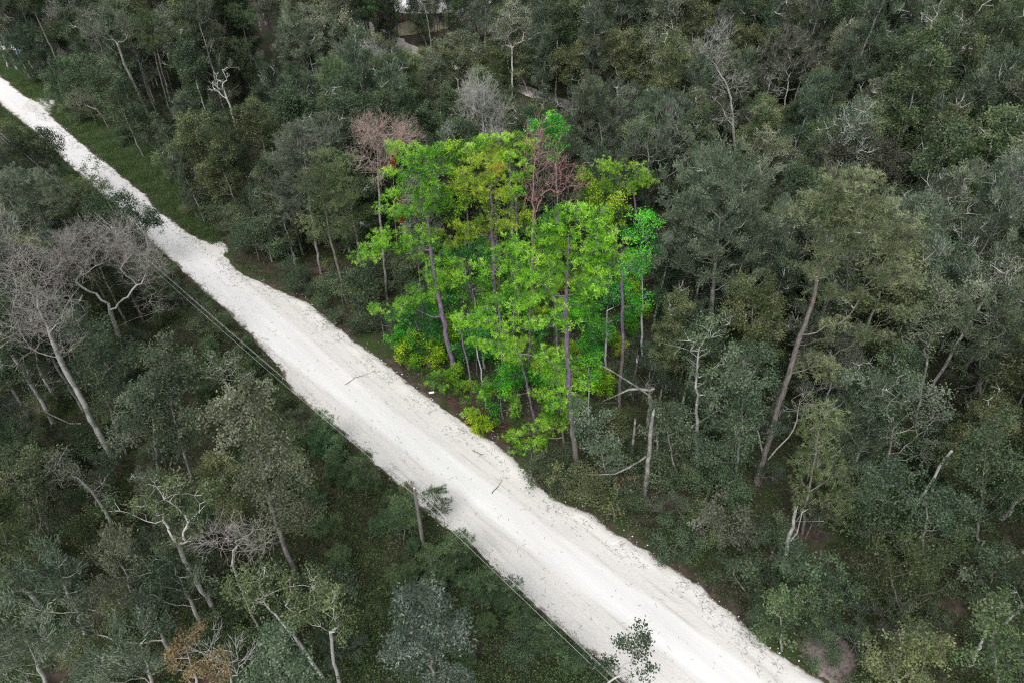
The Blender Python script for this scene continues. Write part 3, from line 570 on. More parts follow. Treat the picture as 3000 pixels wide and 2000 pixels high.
# --- left of the road
hero('bare fork tree', 'big leafless pink-grey tree with white forked trunk beside the road bend', DT, 'dead_tree', 'bare', None, 'pale',
     [(300,740,100,60),(220,760,80,60),(400,790,70,50),(250,700,70,30),(350,700,60,35),(440,760,50,40),(190,810,50,40),(440,890,30,30)], base=(372,1060), trunk=((340,960),(318,890)), dens=1.25, Rb=.36, rt=.012, twigbark='twig', seed=110, crad=.9)
hero('bare left giant', 'huge leafless grey tree with long leaning trunk at the left edge', DT, 'dead_tree', 'bare', None, 'pale',
     [(90,850,90,90),(50,770,50,50),(130,960,80,60),(60,980,60,50),(160,880,60,70),(170,1010,40,50)], base=(335,1350), trunk=((290,1270),(235,1160),(190,1080),(150,990),(110,900)), dens=1.05, Rb=.42, twigbark='twig', seed=111, rt=.012, minz=7, crad=.9)
hero('bare low limb tree', 'low leafless tree with one long pale limb reaching left below the left giant', DT, 'dead_tree', 'bare', None, 'pale',
     [(70,1180,50,30),(110,1150,40,24),(30,1200,30,22)], base=(262,1310), trunk=((235,1240),(205,1240),(150,1215),(90,1180)), dens=.8, Rb=.13, seed=112, twigs=3)
hero('road-overhanging dark tree', 'dark round leafy tree leaning over the left road edge', BT, 'broadleaf_tree', 'broad', 'dark', 'grey',
     [(420,625,40,36),(385,650,35,30),(445,655,25,22),(350,600,40,25),(300,610,50,30)], base=(440,790), dens=1.9, seed=113, block=True)
hero('sprig over the road', 'thin dark leafy sprigs reaching over the far road edge', BT, 'broadleaf_tree', 'broad', 'dark', 'pale',
     [(275,480,20,20),(255,500,18,12),(330,570,26,18),(360,575,18,14),(310,545,22,16)], base=(330,640), dens=2.6, seed=114, nl=60, crad=.5)
hero('dark far-left road tree', 'dark leafy tree with pale twigs beside the far left road edge', BT, 'broadleaf_tree', 'broad', 'dark', 'pale',
     [(120,400,45,25),(100,440,50,35),(160,430,20,24),(60,460,50,40),(150,480,50,30)], base=(190,600), dens=1.6, seed=115)
hero('soft pine left of road', 'soft grey-green pine mass left of the far road', PT, 'pine_tree', 'pine', 'pineblue', 'pine',
     [(90,540,80,50),(150,570,60,40),(50,600,60,50),(120,620,60,40),(40,530,50,40)], base=(180,780), dens=1.3, seed=116, Rb=.3)
hero('olive leafy roadside left tree', 'olive leafy tree between the soft pine and the road', BT, 'broadleaf_tree', 'broad', 'olive', 'grey',
     [(250,560,50,35),(230,610,50,35),(280,640,60,35)], base=(330,740), dens=1.6, seed=117, moss=10)
hero('tall leafy column left', 'tall dark green leafy tree right of the long leaning bare trunk', BT, 'broadleaf_tree', 'broad', 'teal', 'grey',
     [(475,1050,45,50),(520,1100,45,50),(480,1150,60,50),(520,1220,50,50),(540,1290,45,40),(460,1200,40,40)], base=(570,1430), trunk=((540,1330),(500,1180),(480,1060)), dens=1.7, seed=118)
hero('small white-stemmed tree', 'small pale leafy tree on a white crooked stem beside the power lines', BT, 'broadleaf_tree', 'broad', 'pale', 'white',
     [(660,1060,45,26),(640,1095,30,22),(700,1090,35,24),(720,1105,22,16)], base=(692,1190), trunk=((672,1140),(655,1110),(650,1075)), dens=2.3, Rb=.14, seed=119, nl=110, rt=.02)
hero('large olive left tree', 'large pale olive leafy tree below the small white-stemmed tree', BT, 'broadleaf_tree', 'broad', 'pale', 'grey',
     [(700,1190,70,50),(770,1180,45,45),(660,1230,60,50),(750,1260,70,50),(800,1330,60,50),(720,1330,70,50),(860,1400,60,50),(780,1420,70,50),(880,1470,50,50),(830,1520,60,40)], base=(875,1695), trunk=((840,1620),(800,1500),(760,1340),(720,1220)), dens=1.5, Rb=.3, seed=120)
hero('white branched left tree', 'olive tree with bold white forked branches in the lower left', BT, 'broadleaf_tree', 'antler', 'olive', 'white',
     [(430,1450,60,40),(500,1430,60,40),(390,1490,50,30),(560,1480,55,40),(470,1500,60,40),(520,1550,60,40),(590,1460,30,40)], base=(640,1805), trunk=((590,1730),(540,1640),(525,1600)), dens=1.5, Rb=.28, seed=121, nl=180, rt=.022)
hero('small bare twig tree', 'small leafless pale-twigged tree between the white-branched and the olive tree', DT, 'dead_tree', 'bare', None, 'pale',
     [(680,1580,60,45),(720,1570,40,35),(640,1590,40,30),(760,1600,25,20)], base=(760,1840), trunk=((700,1710),(680,1650)), dens=1.5, Rb=.15, twigbark='twig', seed=122, crad=.7)
hero('yellow antler tree', 'olive-yellow tree with white antler branches at the bottom left of centre', BT, 'broadleaf_tree', 'antler', 'olive', 'white',
     [(760,1690,50,40),(740,1770,60,40),(820,1760,60,50),(880,1700,50,40),(700,1740,40,30),(830,1850,60,40)], base=(950,1990), trunk=((860,1860),(800,1790)), dens=1.5, seed=123, nl=170, rt=.02)
hero('right antler tree', 'olive tree with upright white branches right of the yellow antler tree', BT, 'broadleaf_tree', 'antler', 'olive', 'white',
     [(970,1740,40,45),(1000,1790,30,40),(940,1790,40,40),(960,1850,50,40)], base=(1010,2060), trunk=((975,1920),(968,1850)), dens=1.6, seed=124, nl=150, rt=.02)
hero('rusty yellow tree', 'rusty yellow tree with white twigs at the bottom edge', BT, 'broadleaf_tree', 'antler', 'rust', 'white',
     [(545,1855,25,22),(535,1920,35,35),(550,1980,45,40),(640,1950,35,35),(600,1990,50,30)], base=(640,2110), trunk=((590,2030),(560,1950),(540,1870)), dens=2.4, seed=125, nl=200, rt=.015, lsz=.13, crad=.55)
hero('antler twig snag', 'bleached branching snag beside the rusty yellow tree', DT, 'dead_tree', 'bare', None, 'white',
     [(680,1920,25,20),(610,1920,18,14),(690,1960,15,20)], base=(700,2060), trunk=((675,1980),(665,1945)), dens=1., Rb=.12, seed=126, twigs=2, rt=.025)
hero('silver magnolia', 'dense silvery green broad-leaved tree standing alone left of the lower road', BT, 'broadleaf_tree', 'broad', 'magnolia', 'grey',
     [(1240,1780,90,60),(1280,1740,40,40),(1200,1840,80,60),(1300,1850,70,70),(1240,1920,100,60),(1290,1980,80,50),(1160,1900,50,50)], base=(1285,2090), dens=2., Rb=.2, seed=127, nl=170, lsz=.2, asp=.4, crad=.6, up=.9, minz=.5)
for k, (x, y, rx, ry, lab) in enumerate([(1272,1462,36,34,'dark young pine leaning over the road edge just right of the utility pole'), (1190,1430,16,18,'small yellow-green sapling just left of the utility pole top'),
    (872,1262,38,36,'round blue-green young pine at the road edge below the small white-stemmed tree'), (942,1238,28,40,'bright young pine with a pointed top at the left road edge'), (985,1300,30,36,'dark young pine right of the pointed bright one'),
    (1070,1372,42,44,'young pine pair at the road edge left of the utility pole'), (1180,1500,44,50,'bushy young pine hiding the foot of the utility pole on its left'), (1345,1590,40,36,'dark young pine touching the road edge below the utility pole'),
    (1300,1650,56,46,'widest young pine of the left strip below the utility pole'), (1410,1710,52,46,'rounded young pine above the magnolia beside the road'), (1508,1728,26,38,'narrow young pine with a top standing out against the road'),
    (1530,1800,36,40,'dark young pine just below the narrow one'), (1600,1860,50,36,'low spreading young pine at the lower left road edge'), (1680,1920,46,32,'lowest young pine beside the tree over the lower road')]):
    hero('roadside young pine', lab, 'young pine', 'young_pine', 'pine', 'ypine' if k != 1 else 'olive', 'pine', [(x, y, rx, ry), (x, y + ry * .6, rx * .9, ry * .6)], base=(x + (x < 1500) * 4, y + ry * 1.9), dens=3.2, seed=170 + k, crad=.45, Rb=.08, minz=.1, nlen=.28, tufts_n=14, nee=16, block=False)
F = [('grey feathery lower-left tree', 'grey-green feathery tree with curling twigs, nearest the left edge of the lower left group', [(160,1650,80,50),(110,1700,70,50),(190,1720,60,50),(60,1740,60,50)], (270,1900)),
     ('tallest lower-left feathery tree', 'silvery feathery tree, highest of the lower left group', [(330,1610,60,40),(370,1660,60,50),(300,1680,60,50),(340,1740,60,40)], (440,1860)),
     ('bottom corner feathery tree', 'green-grey feathery tree filling the bottom left corner', [(60,1850,80,60),(140,1880,70,60),(80,1950,90,50),(30,1900,50,60)], (200,2150)),
     ('bottom feathery tree', 'green-grey feathery tree at the bottom between the corner tree and the rusty tree', [(400,1870,70,50),(350,1930,80,50),(450,1850,50,40),(300,1980,70,40),(420,1960,60,40)], (480,2110)),
     ('round feathery mid tree', 'dark blue-green feathery tree below the bold white forked branches', [(520,1680,70,50),(570,1720,50,40),(470,1720,60,40)], (610,1870)),
     ('curling twig feathery tree', 'feathery tree with curling pale twigs just right of the tallest feathery tree', [(430,1760,50,40),(400,1800,60,40),(250,1820,60,50)], (520,1960))]
for k, (sh, lab, lob, bs) in enumerate(F):
    hero(sh, lab, BT, 'broadleaf_tree', 'feather', ['feather', 'pale', 'feather', 'feather', 'teal', 'feather'][k], 'pale', lob, base=bs, dens=1.5, seed=130+k, Rb=.25, rt=.016)
hero('dark glossy bottom tree', 'dark glossy leafy tree at the bottom below the antler trees', BT, 'broadleaf_tree', 'broad', 'teal', 'grey',
     [(790,1900,60,50),(850,1940,70,50),(780,1980,60,40),(900,1990,60,40)], base=(900,2140), dens=1.8, seed=136)
hero('tree over the lower road', 'thin leafy tree with pale limbs reaching over the bottom of the road', BT, 'broadleaf_tree', 'broad', 'dark', 'white',
     [(1880,1860,20,22),(1895,1890,22,20),(1820,1890,28,18),(1865,1920,32,18),(1880,1960,30,20),(1800,1960,35,16),(1760,1950,25,18)], base=(1790,2080), trunk=((1780,2000),(1800,1985),(1845,1965)), dens=2.4, seed=137, nl=80, crad=.45, rt=.014, Rb=.12, minz=1)
hero('green leafy left tree', 'grey-green leafy tree with a crooked white branch, left of the white-branched tree', BT, 'broadleaf_tree', 'broad', 'pale', 'white',
     [(190,1370,60,35),(230,1400,50,35),(280,1440,40,30),(160,1340,30,20)], base=(345,1590), trunk=((310,1500),(270,1440),(230,1400)), dens=1.7, seed=138, nl=110, rt=.02)
hero('dark leafy left tree', 'dark leafy tree between the two big leafless trees', BT, 'broadleaf_tree', 'broad', 'dark', 'grey',
     [(270,1070,50,60),(340,1150,60,60),(300,980,40,40),(360,1050,50,50)], base=(370,1330), dens=1.4, seed=139, moss=8)
hero('yellow low left bush', 'yellow-green bush left of the lower feathery trees', SH, 'shrub', 'broad', 'olive', 'grey',
     [(60,1610,40,35),(90,1640,30,30)], base=(90,1700), dens=2.2, seed=140)
hero('mid left green tree', 'grey-green twiggy tree just left of the tall leafy column', BT, 'broadleaf_tree', 'broad', 'feather', 'grey',
     [(430,1130,45,50),(400,1210,50,50),(420,1290,50,50),(360,1260,40,40)], base=(470,1440), dens=1.4, seed=141)
hero('dark lower-left thicket tree', 'dark leafy tree at the left edge above the yellow bush', BT, 'broadleaf_tree', 'broad', 'dark', 'grey',
     [(60,1340,60,50),(40,1430,60,50),(120,1440,60,40)], base=(150,1580), dens=1.4, seed=142)
# --- shrubs along the forest edge right of the road
for k, (sh, lab, mt, lob, bs) in enumerate([
    ('ochre roadside bush', 'brown-olive rounded bush at the road edge below the front grove pine', 'olive', [(1650,1410,60,40),(1620,1390,35,30)], (1655,1455)),
    ('dark green roadside bush', 'dark green bush hanging over the shoulder left of the brown-olive bush', 'dark', [(1555,1370,24,40),(1550,1400,18,25)], (1560,1425)),
    ('leafy understory bush', 'grey-green leafy tree below the thin white stem', 'feather', [(1750,1270,60,50),(1790,1340,60,45),(1720,1200,40,40)], (1790,1440)),
    ('pale bush by snags', 'blue-green leafy bush between the broken snags', 'teal', [(1950,1220,60,40),(1990,1280,50,50),(1930,1290,40,40)], (1990,1430)),
    ('small green bush', 'small brighter green bush in front of the hanging dead leaves', 'olive', [(1800,1460,25,35),(1780,1500,25,20)], (1800,1525)),
    ('large vine mound', 'great green-brown mound of vines at the lower right', 'under', [(2600,1600,70,40),(2700,1640,70,50),(2560,1680,80,50),(2680,1720,80,50),(2480,1720,80,50)], (2640,1800)),
    ('near vine mound', 'mound of yellow-green vines touching the lower road edge', 'olive', [(2290,1800,60,50),(2270,1860,50,40),(2330,1760,50,50)], (2290,1905)),
    ('middle vine mound', 'dark green vine thicket behind the yellow-green mound', 'dark', [(2430,1740,70,50),(2400,1680,60,50),(2350,1640,60,50)], (2420,1820)),
    ('bottom right vine mound', 'dark green vine mound at the bottom edge right of the bare earth', 'olive', [(2600,1900,80,50),(2680,1940,80,50),(2560,1970,70,40),(2720,1860,70,50)], (2650,2040)),
    ('right corner thicket', 'olive leafy thicket in the bottom right corner around a white stump', 'olive', [(2920,1800,70,60),(2960,1880,60,60),(2880,1900,60,60),(2940,1970,60,40)], (2930,2060)),
    ('blue-grey right bush', 'blue-grey feathery bush at the right edge above the corner thicket', 'teal', [(2910,1650,70,40),(2960,1700,50,40),(2860,1680,50,35)], (2900,1760)),
    ('brown twiggy bush', 'brown-grey twiggy bush with pale sticks right of the road', 'brown', [(2110,1490,60,50),(2080,1550,60,40),(2150,1560,60,40)], (2110,1620)),
    ('grass-green mound', 'leafy green mound between the twiggy bush and the vines', 'dark', [(2150,1680,60,40),(2220,1700,50,40)], (2190,1740))]):
    hero(sh, lab, SH, 'shrub', 'broad', mt, 'grey', lob, base=bs, dens=2., seed=150+k, Rb=.12, crad=.6, minz=.2, nl=110, rt=.01, lsz=.17)

# ------------------------------------------------------------------ ground, road, verge, far clearing
ES, ET = np.array([[-200,-.4],[-55,-.4],[-42,.1],[-13,0],[0,0],[16,0],[23,0],[27,-.37],[31,-.7],[34,-1.4],[37,-1.2],[45,-.95],[50,-.8],[53,-1.1],[58,-.35],[63,-.6],[68,-.4],[72,0],[80,-.1],[140,0]]).T
RS, RT = np.array([[-200,3.6],[-68,3.6],[-59,3.6],[-51,4.],[-30,3.9],[-21,4.2],[-11,4.3],[-6,3.8],[1,4.3],[4,4.6],[8.4,5.2],[12,4.8],[15,5.1],[20,6.4],[23.3,7.3],[30,7.3],[37,7.5],[44,7.65],[49,8.],[52,8.4],[54,8.3],[59,7.7],[61,8.1],[63,8.7],[66,8.9],[69.5,9.5],[73,9.8],[78,9.4],[83,9.7],[140,9.6]]).T
def edges(s):
    l = np.interp(s, ES, ET) + fbm(s, 3, 6, .12) * .13; r_ = np.interp(s, RS, RT) + fbm(s, 5, 6, .15) * .13
    return l, r_
LC_S = [-200, 25, 40, 55, 66, 78, 140]; LC_T = [2.0, 2.0, 2.6, 3.5, 4.2, 5.4, 5.6]

def col_noise(n, tc, scale, stops, det=4, dist=0, rough=.6, map_scale=None, rot=None):
    L = n.links.new; x = nd(n, 'ShaderNodeTexNoise'); x.inputs['Scale'].default_value = scale; x.inputs['Detail'].default_value = det; x.inputs['Roughness'].default_value = rough; x.inputs['Distortion'].default_value = dist
    src = tc
    if map_scale:
        m0 = nd(n, 'ShaderNodeMapping'); m0.inputs['Rotation'].default_value = (0, 0, rot or 0); L(tc, m0.inputs[0])
        mp = nd(n, 'ShaderNodeMapping'); mp.inputs['Scale'].default_value = map_scale
        L(m0.outputs[0], mp.inputs[0]); src = mp.outputs[0]
    L(src, x.inputs[0]); r = ramp(n, stops); L(x.outputs[0], r.inputs[0]); return r.outputs[0]
def mixc(n, f, a, b, mode='MIX'):
    x = nd(n, 'ShaderNodeMixRGB', blend_type=mode)
    for i, v in enumerate((f, a, b)):
        if hasattr(v, 'links'): n.links.new(v, x.inputs[i])
        elif isinstance(v, (int, float)): x.inputs[i].default_value = v
        else: x.inputs[i].default_value = (*v, 1)
    return x.outputs[0]
def math_(n, op, a, b=0, clamp=False):
    x = nd(n, 'ShaderNodeMath', operation=op, use_clamp=clamp)
    for i, v in enumerate((a, b)):
        if hasattr(v, 'links'): n.links.new(v, x.inputs[i])
        else: x.inputs[i].default_value = v
    return x.outputs[0]
def surf(n, colr, rough=.95, bump=None, bs=.5, bd=.05):
    p = nd(n, 'ShaderNodeBsdfPrincipled'); p.inputs['Roughness'].default_value = rough; p.inputs['Specular IOR Level'].default_value = .15
    n.links.new(colr, p.inputs['Base Color'])
    if bump is not None:
        b = nd(n, 'ShaderNodeBump'); b.inputs['Strength'].default_value = bs; b.inputs['Distance'].default_value = bd; n.links.new(bump, b.inputs['Height']); n.links.new(b.outputs[0], p.inputs['Normal'])
    o = nd(n, 'ShaderNodeOutputMaterial'); n.links.new(p.outputs[0], o.inputs[0])

gm, n = M('forest_floor'); tc = nd(n, 'ShaderNodeTexCoord').outputs['Object']
c1 = col_noise(n, tc, 1.2, [(.35, (.030, .024, .020)), (.55, (.065, .052, .042)), (.75, (.11, .09, .075))], 8)
c2 = col_noise(n, tc, 7, [(.3, (.02, .03, .012)), (.7, (.05, .075, .025))], 6)
f = col_noise(n, tc, .25, [(.45, (0, 0, 0)), (.6, (1, 1, 1))], 6)
surf(n, mixc(n, f, c1, c2))
def grid(name, x0, x1, y0, y1, nx, ny, zf, mats):
    X, Y = np.meshgrid(np.linspace(x0, x1, nx), np.linspace(y0, y1, ny)); Z = zf(X, Y)
    i = np.arange(nx * ny).reshape(ny, nx); Fq = np.stack([i[:-1, :-1], i[:-1, 1:], i[1:, 1:], i[1:, :-1]], -1).reshape(-1, 4)
    return mesh(name, np.stack([X, Y, Z], -1).reshape(-1, 3), [Fq], mats, smooth=np.ones(len(Fq)))
def gz(x, y):
    s, t = ST(x, y); away = np.clip(np.maximum(-3 - t, t - 12) / 6, 0, 1)
    return away * (fbm2(x, y, 11, 3, .04) * .15) - .06 * 0
tag(link('ground', grid('ground', -700, 700, -150, 1250, 281, 281, lambda x, y: gz(x, y) - .02, [gm])), kind='structure')

rm, n = M('limestone_road'); L = n.links.new; tc = nd(n, 'ShaderNodeTexCoord').outputs['Object']
def attr(n, nm): a = nd(n, 'ShaderNodeAttribute'); a.attribute_name = nm; return a.outputs['Fac']
lane, edge = attr(n, 'lane'), attr(n, 'edge')
ang = -math.atan2(RU[1], RU[0])
pack = col_noise(n, tc, .6, [(.3, (.57, .57, .565)), (.7, (.66, .66, .655))], 5, map_scale=(.12, 1.6, 1), rot=ang)
loose = col_noise(n, tc, 9, [(.28, (.34, .33, .31)), (.40, (.53, .52, .505)), (.7, (.62, .61, .595))], 8, rough=.75)
streak = col_noise(n, tc, 1.6, [(.34, (.36, .345, .32)), (.46, (.53, .52, .50)), (.8, (.62, .61, .595))], 7, map_scale=(.10, 1.8, 1), rot=ang)
sh = mixc(n, .5, loose, streak)
lanen = math_(n, 'ADD', lane, math_(n, 'MULTIPLY', math_(n, 'SUBTRACT', nd(n, 'ShaderNodeTexNoise').outputs[0], .5), .5))
lr = ramp(n, [(.35, (0, 0, 0)), (.6, (1, 1, 1))]); L(lanen, lr.inputs[0])
base = mixc(n, lr.outputs[0], sh, pack)
sp = col_noise(n, tc, 5.5, [(.66, (0, 0, 0)), (.72, (1, 1, 1))], 4, rough=.8, map_scale=(.5, 1.6, 1), rot=ang)      # dark flecks of litter
inv = math_(n, 'SUBTRACT', 1, lr.outputs[0])
base = mixc(n, math_(n, 'MULTIPLY', sp, math_(n, 'ADD', math_(n, 'MULTIPLY', inv, .42), .05)), base, (.22, .19, .16))
rk = nd(n, 'ShaderNodeTexNoise'); rk.inputs['Scale'].default_value = .9; rk.inputs['Detail'].default_value = 7; rk.inputs['Roughness'].default_value = .72; L(tc, rk.inputs[0])
en = math_(n, 'ADD', edge, math_(n, 'MULTIPLY', math_(n, 'SUBTRACT', rk.outputs[0], .5), 2.0))
er = ramp(n, [(.10, (1, 1, 1)), (.34, (0, 0, 0))]); L(en, er.inputs[0])
dirt = col_noise(n, tc, 6, [(.3, (.07, .055, .045)), (.7, (.24, .20, .17))], 6)
base = mixc(n, er.outputs[0], base, dirt)
bn = nd(n, 'ShaderNodeTexNoise'); bn.inputs['Scale'].default_value = 7; bn.inputs['Detail'].default_value = 8; L(tc, bn.inputs[0])
surf(n, base, .95, math_(n, 'MULTIPLY', bn.outputs[0], math_(n, 'ADD', inv, .1)), .4, .08)
S = np.arange(-180, 120, .22); tl, tr = edges(S); K = 46
u_ = np.linspace(0, 1, K); Sg = S[:, None] + 0 * u_; Tg = tl[:, None] * (1 - u_) + tr[:, None] * u_
Lc = np.interp(S, LC_S, LC_T)[:, None]; hw = np.interp(S, [-200, 25, 40, 60, 140], [2.3, 2.2, 1.6, 1.55, 1.9])[:, None]
laneA = np.clip(1.3 - np.abs(Tg - Lc) / hw, 0, 1); dE = np.minimum(Tg - tl[:, None], tr[:, None] - Tg)
xg, yg = XY(Sg, Tg)
Z = .03 + .05 * laneA + fbm2(xg, yg, 21, 5, .35) * .022 * (1 - laneA) + .16 * np.exp(-((tr[:, None] - Tg - .7) / .45) ** 2) * np.clip(fbm(Sg, 9, 4, .1) + .5, 0, 1.2) * (Sg > 15)
Z = Z - .10 * np.clip(1 - dE / .25, 0, 1)
i = np.arange(len(S) * K).reshape(len(S), K); Fq = np.stack([i[:-1, :-1], i[1:, :-1], i[1:, 1:], i[:-1, 1:]], -1).reshape(-1, 4)
me = mesh('road', np.stack([xg, yg, Z], -1).reshape(-1, 3), [Fq], [rm], attrs={'lane': laneA.ravel(), 'edge': dE.ravel()}, smooth=np.ones(len(Fq)))
tag(link('gravel_road', me), kind='structure')
# short spurs of the same stone beside the road
def patch(name, pts, mat, z=.05, dome=0.1, seed=0):
    pts = np.array(pts, float); c = pts.mean(0); r_ = np.random.default_rng(seed); rings = 7; m = 64
    a = np.linspace(0, 2 * math.pi, m, endpoint=False); pa = np.arctan2(pts[:, 1] - c[1], pts[:, 0] - c[0]); pr = np.hypot(*(pts - c).T); o = np.argsort(pa)
    rad = np.interp(a, np.concatenate([pa[o] - 2 * math.pi, pa[o], pa[o] + 2 * math.pi]), np.tile(pr[o], 3)) if len(o) else 0
    a = a; V = [[*c, z + dome]]
    for k in range(1, rings + 1):
        f = k / rings; rr = rad * f * (1 + .08 * r_.normal(size=m) * (f > .6))
        for j in range(m): V.append([c[0] + rr[j] * math.cos(a[j]), c[1] + rr[j] * math.sin(a[j]), z + dome * (1 - f * f) - .1 * (k == rings)])
    T = [[0, 1 + j, 1 + (j + 1) % m] for j in range(m)]; Q = [[1 + (k - 1) * m + j, 1 + k * m + j, 1 + k * m + (j + 1) % m, 1 + (k - 1) * m + (j + 1) % m] for k in range(1, rings) for j in range(m)]
    V = np.array(V); e = np.concatenate([[2.], np.repeat(2. * (1 - np.arange(1, rings + 1) / rings), m)])
    return mesh(name, V, [np.array(T), np.array(Q)], [mat], attrs={'edge': e, 'lane': e * 0 + .1}, smooth=np.ones(len(T) + len(Q)))
sp1 = [G(x, y)[:2] for x, y in ((85, 288), (160, 306), (172, 322), (135, 342), (100, 330), (70, 300))]
tag(link('gravel_spur', patch('gravel_spur', sp1, rm)), kind='structure')
sp2 = [G(x, y)[:2] for x, y in ((585, 700), (600, 690), (640, 695), (652, 712), (660, 745), (640, 760), (600, 730))]
tag(link('gravel_spur', patch('gravel_spur', sp2, rm, seed=1)), kind='structure')
# second sand track and pale clearing in the far woods
tm_, n = M('sand_track'); tc = nd(n, 'ShaderNodeTexCoord').outputs['Object']
surf(n, col_noise(n, tc, 1.5, [(.3, (.30, .28, .26)), (.7, (.56, .53, .50))], 7))
S2 = np.arange(-75, 45, .6); t2c = np.interp(S2, [-75, -28, -19, 2, 8.5, 45], [66, 62, 62, 64, 64.7, 66.5]); U2 = np.linspace(-1.5, 1.5, 9)
T2 = t2c[:, None] + U2[None] + fbm(S2, 31, 4, .15)[:, None] * .5; x2, y2 = XY(S2[:, None] + 0 * T2, T2)
i = np.arange(len(S2) * 9).reshape(len(S2), 9); Fq = np.stack([i[:-1, :-1], i[1:, :-1], i[1:, 1:], i[:-1, 1:]], -1).reshape(-1, 4)
tag(link('sand_track', mesh('sand_track', np.stack([x2, y2, .16 + 0 * x2 - .1 * (np.abs(U2) > 1.4)], -1).reshape(-1, 3), [Fq], [tm_])), kind='structure')
gr_, n = M('dry_grass_slope'); tc = nd(n, 'ShaderNodeTexCoord').outputs['Object']
surf(n, col_noise(n, tc, 1.0, [(.3, (.16, .17, .10)), (.7, (.36, .34, .25))], 8))
cl = [G(x, y)[:2] for x, y in ((1165, 105), (1180, 68), (1230, 55), (1300, 55), (1320, 80), (1240, 95))]
tag(link('grass_clearing', patch('grass_clearing', cl, gr_, .16, .3, 3)), kind='structure')
pl_, n = M('purple_leaf_litter'); tc = nd(n, 'ShaderNodeTexCoord').outputs['Object']
surf(n, col_noise(n, tc, 4, [(.3, (.025, .014, .012)), (.7, (.10, .055, .05))], 8))
LITTER = [G(x, y)[:2] for x, y in ((1290, 1165), (1330, 1205), (1440, 1275), (1500, 1310), (1530, 1290), (1450, 1225), (1340, 1150))]
tag(link('leaf_litter', patch('leaf_litter', LITTER, pl_, .012, .004, 6)), kind='structure')
be_, n = M('bare_earth'); tc = nd(n, 'ShaderNodeTexCoord').outputs['Object']
surf(n, col_noise(n, tc, 5, [(.3, (.08, .062, .058)), (.7, (.25, .21, .20))], 8))
EARTH = [G(x, y)[:2] for x, y in ((2330, 1880), (2400, 1840), (2490, 1880), (2510, 1960), (2450, 2010), (2390, 1960))]
tag(link('bare_earth', patch('bare_earth', EARTH, be_, .05, .02, 7)), kind='structure')
ws, n = M('white_sand'); tc = nd(n, 'ShaderNodeTexCoord').outputs['Object']
surf(n, col_noise(n, tc, .8, [(.3, (.68, .68, .67)), (.7, (.80, .80, .80))], 5))
cl = [G(x, y)[:2] for x, y in ((1120, -60), (1200, -90), (1420, -90), (1400, 30), (1300, 52), (1180, 52), (1150, 20))]
tag(link('sand_lot', patch('sand_lot', cl, ws, .22, .1, 4)), kind='structure')
cl = [G(x, y)[:2] for x, y in ((20, 128), (95, 128), (95, 150), (55, 156), (22, 150))]
tag(link('sand_lot', patch('sand_lot', cl, ws, .2, .1, 5)), kind='structure')

def simple(name, c0, c1, scale=3, rough=.7):
    m, n = M(name); tc = nd(n, 'ShaderNodeTexCoord').outputs['Object']; surf(n, col_noise(n, tc, scale, [(.3, c0), (.7, c1)], 5), rough); return m
def box(g, c, s, rz=0, m=0):
    c = np.array(c, float); h = np.array(s, float) / 2; v = np.array([[x, y, z] for x in (-1, 1) for y in (-1, 1) for z in (-1, 1)]) * h
    R_ = np.array([[math.cos(rz), -math.sin(rz), 0], [math.sin(rz), math.cos(rz), 0], [0, 0, 1]]); v = v @ R_.T + c
    g.add(v, np.array([[0, 1, 3, 2], [4, 6, 7, 5], [0, 4, 5, 1], [2, 3, 7, 6], [0, 2, 6, 4], [1, 5, 7, 3]]), m)
# low pale-roofed building and a reddish fence behind the clearing
b0 = G(1318, 78); root = bpy.data.objects.new('house', None); COL.objects.link(root); root.location = b0; root.rotation_euler = (0, 0, .12)
tag(root, 'low building with a pale metal roof glimpsed through trunks at the top', 'building')
g = Geo(); box(g, (0, 4, 1.4), (13, 8, 2.8)); link('wall', g.build('wall', [simple('house_wall', (.16, .15, .14), (.26, .25, .23))]), root)
g = Geo()
V = np.array([[-7, -.6, 2.75], [7, -.6, 2.75], [7, 4, 4.6], [-7, 4, 4.6], [-7, 8.6, 2.75], [7, 8.6, 2.75]], float); V2 = V + [0, 0, .15]
g.add(np.concatenate([V, V2]), np.array([[0, 1, 2, 3], [3, 2, 5, 4], [6, 9, 8, 7], [9, 10, 11, 8], [0, 6, 7, 1], [5, 11, 10, 4], [0, 3, 9, 6], [3, 4, 10, 9], [1, 7, 8, 2], [2, 8, 11, 5]]))
link('roof', g.build('roof', [simple('pale_metal_roof', (.45, .46, .47), (.58, .59, .60), 1.2, .5)]), root)
gl = simple('dark_window', (.03, .035, .04), (.05, .055, .06), 2, .15)
for x in (-4.5, -1.5, 1.8, 4.8):
    g = Geo(); box(g, (x, -.03, 1.5), (1.1, .1, 1.1)); w_ = link('window', g.build('window', [gl]), root)
b1 = G(1235, 68); root = bpy.data.objects.new('fence', None); COL.objects.link(root); root.location = b1; root.rotation_euler = (0, 0, -.15)
tag(root, 'low reddish-brown board fence behind the pale far clearing', 'fence')
fm = simple('reddish_board', (.20, .10, .09), (.34, .20, .18), 4)
g = Geo(); r = np.random.default_rng(5)
for k in range(72): box(g, (-9 + k * .25, 0, .85 + r.normal() * .02), (.235, .03, 1.7))
link('board_panel', g.build('board_panel', [fm]), root)
for k in range(8):
    g = Geo(); box(g, (-8.9 + k * 2.5, .09, .95), (.12, .12, 1.9)); link('post', g.build('post', [fm]), root)
tarp_m = simple('blue_tarp', (.10, .25, .48), (.16, .36, .62), 3, .5)
c = G(62, 162)
X, Y = np.meshgrid(np.linspace(-.8, .8, 16), np.linspace(-.8, .8, 16)); Zt = .5 * np.exp(-(X ** 2 + Y ** 2) / .4) + .12 * fbm2(X, Y, 4, 3, .5) + .12
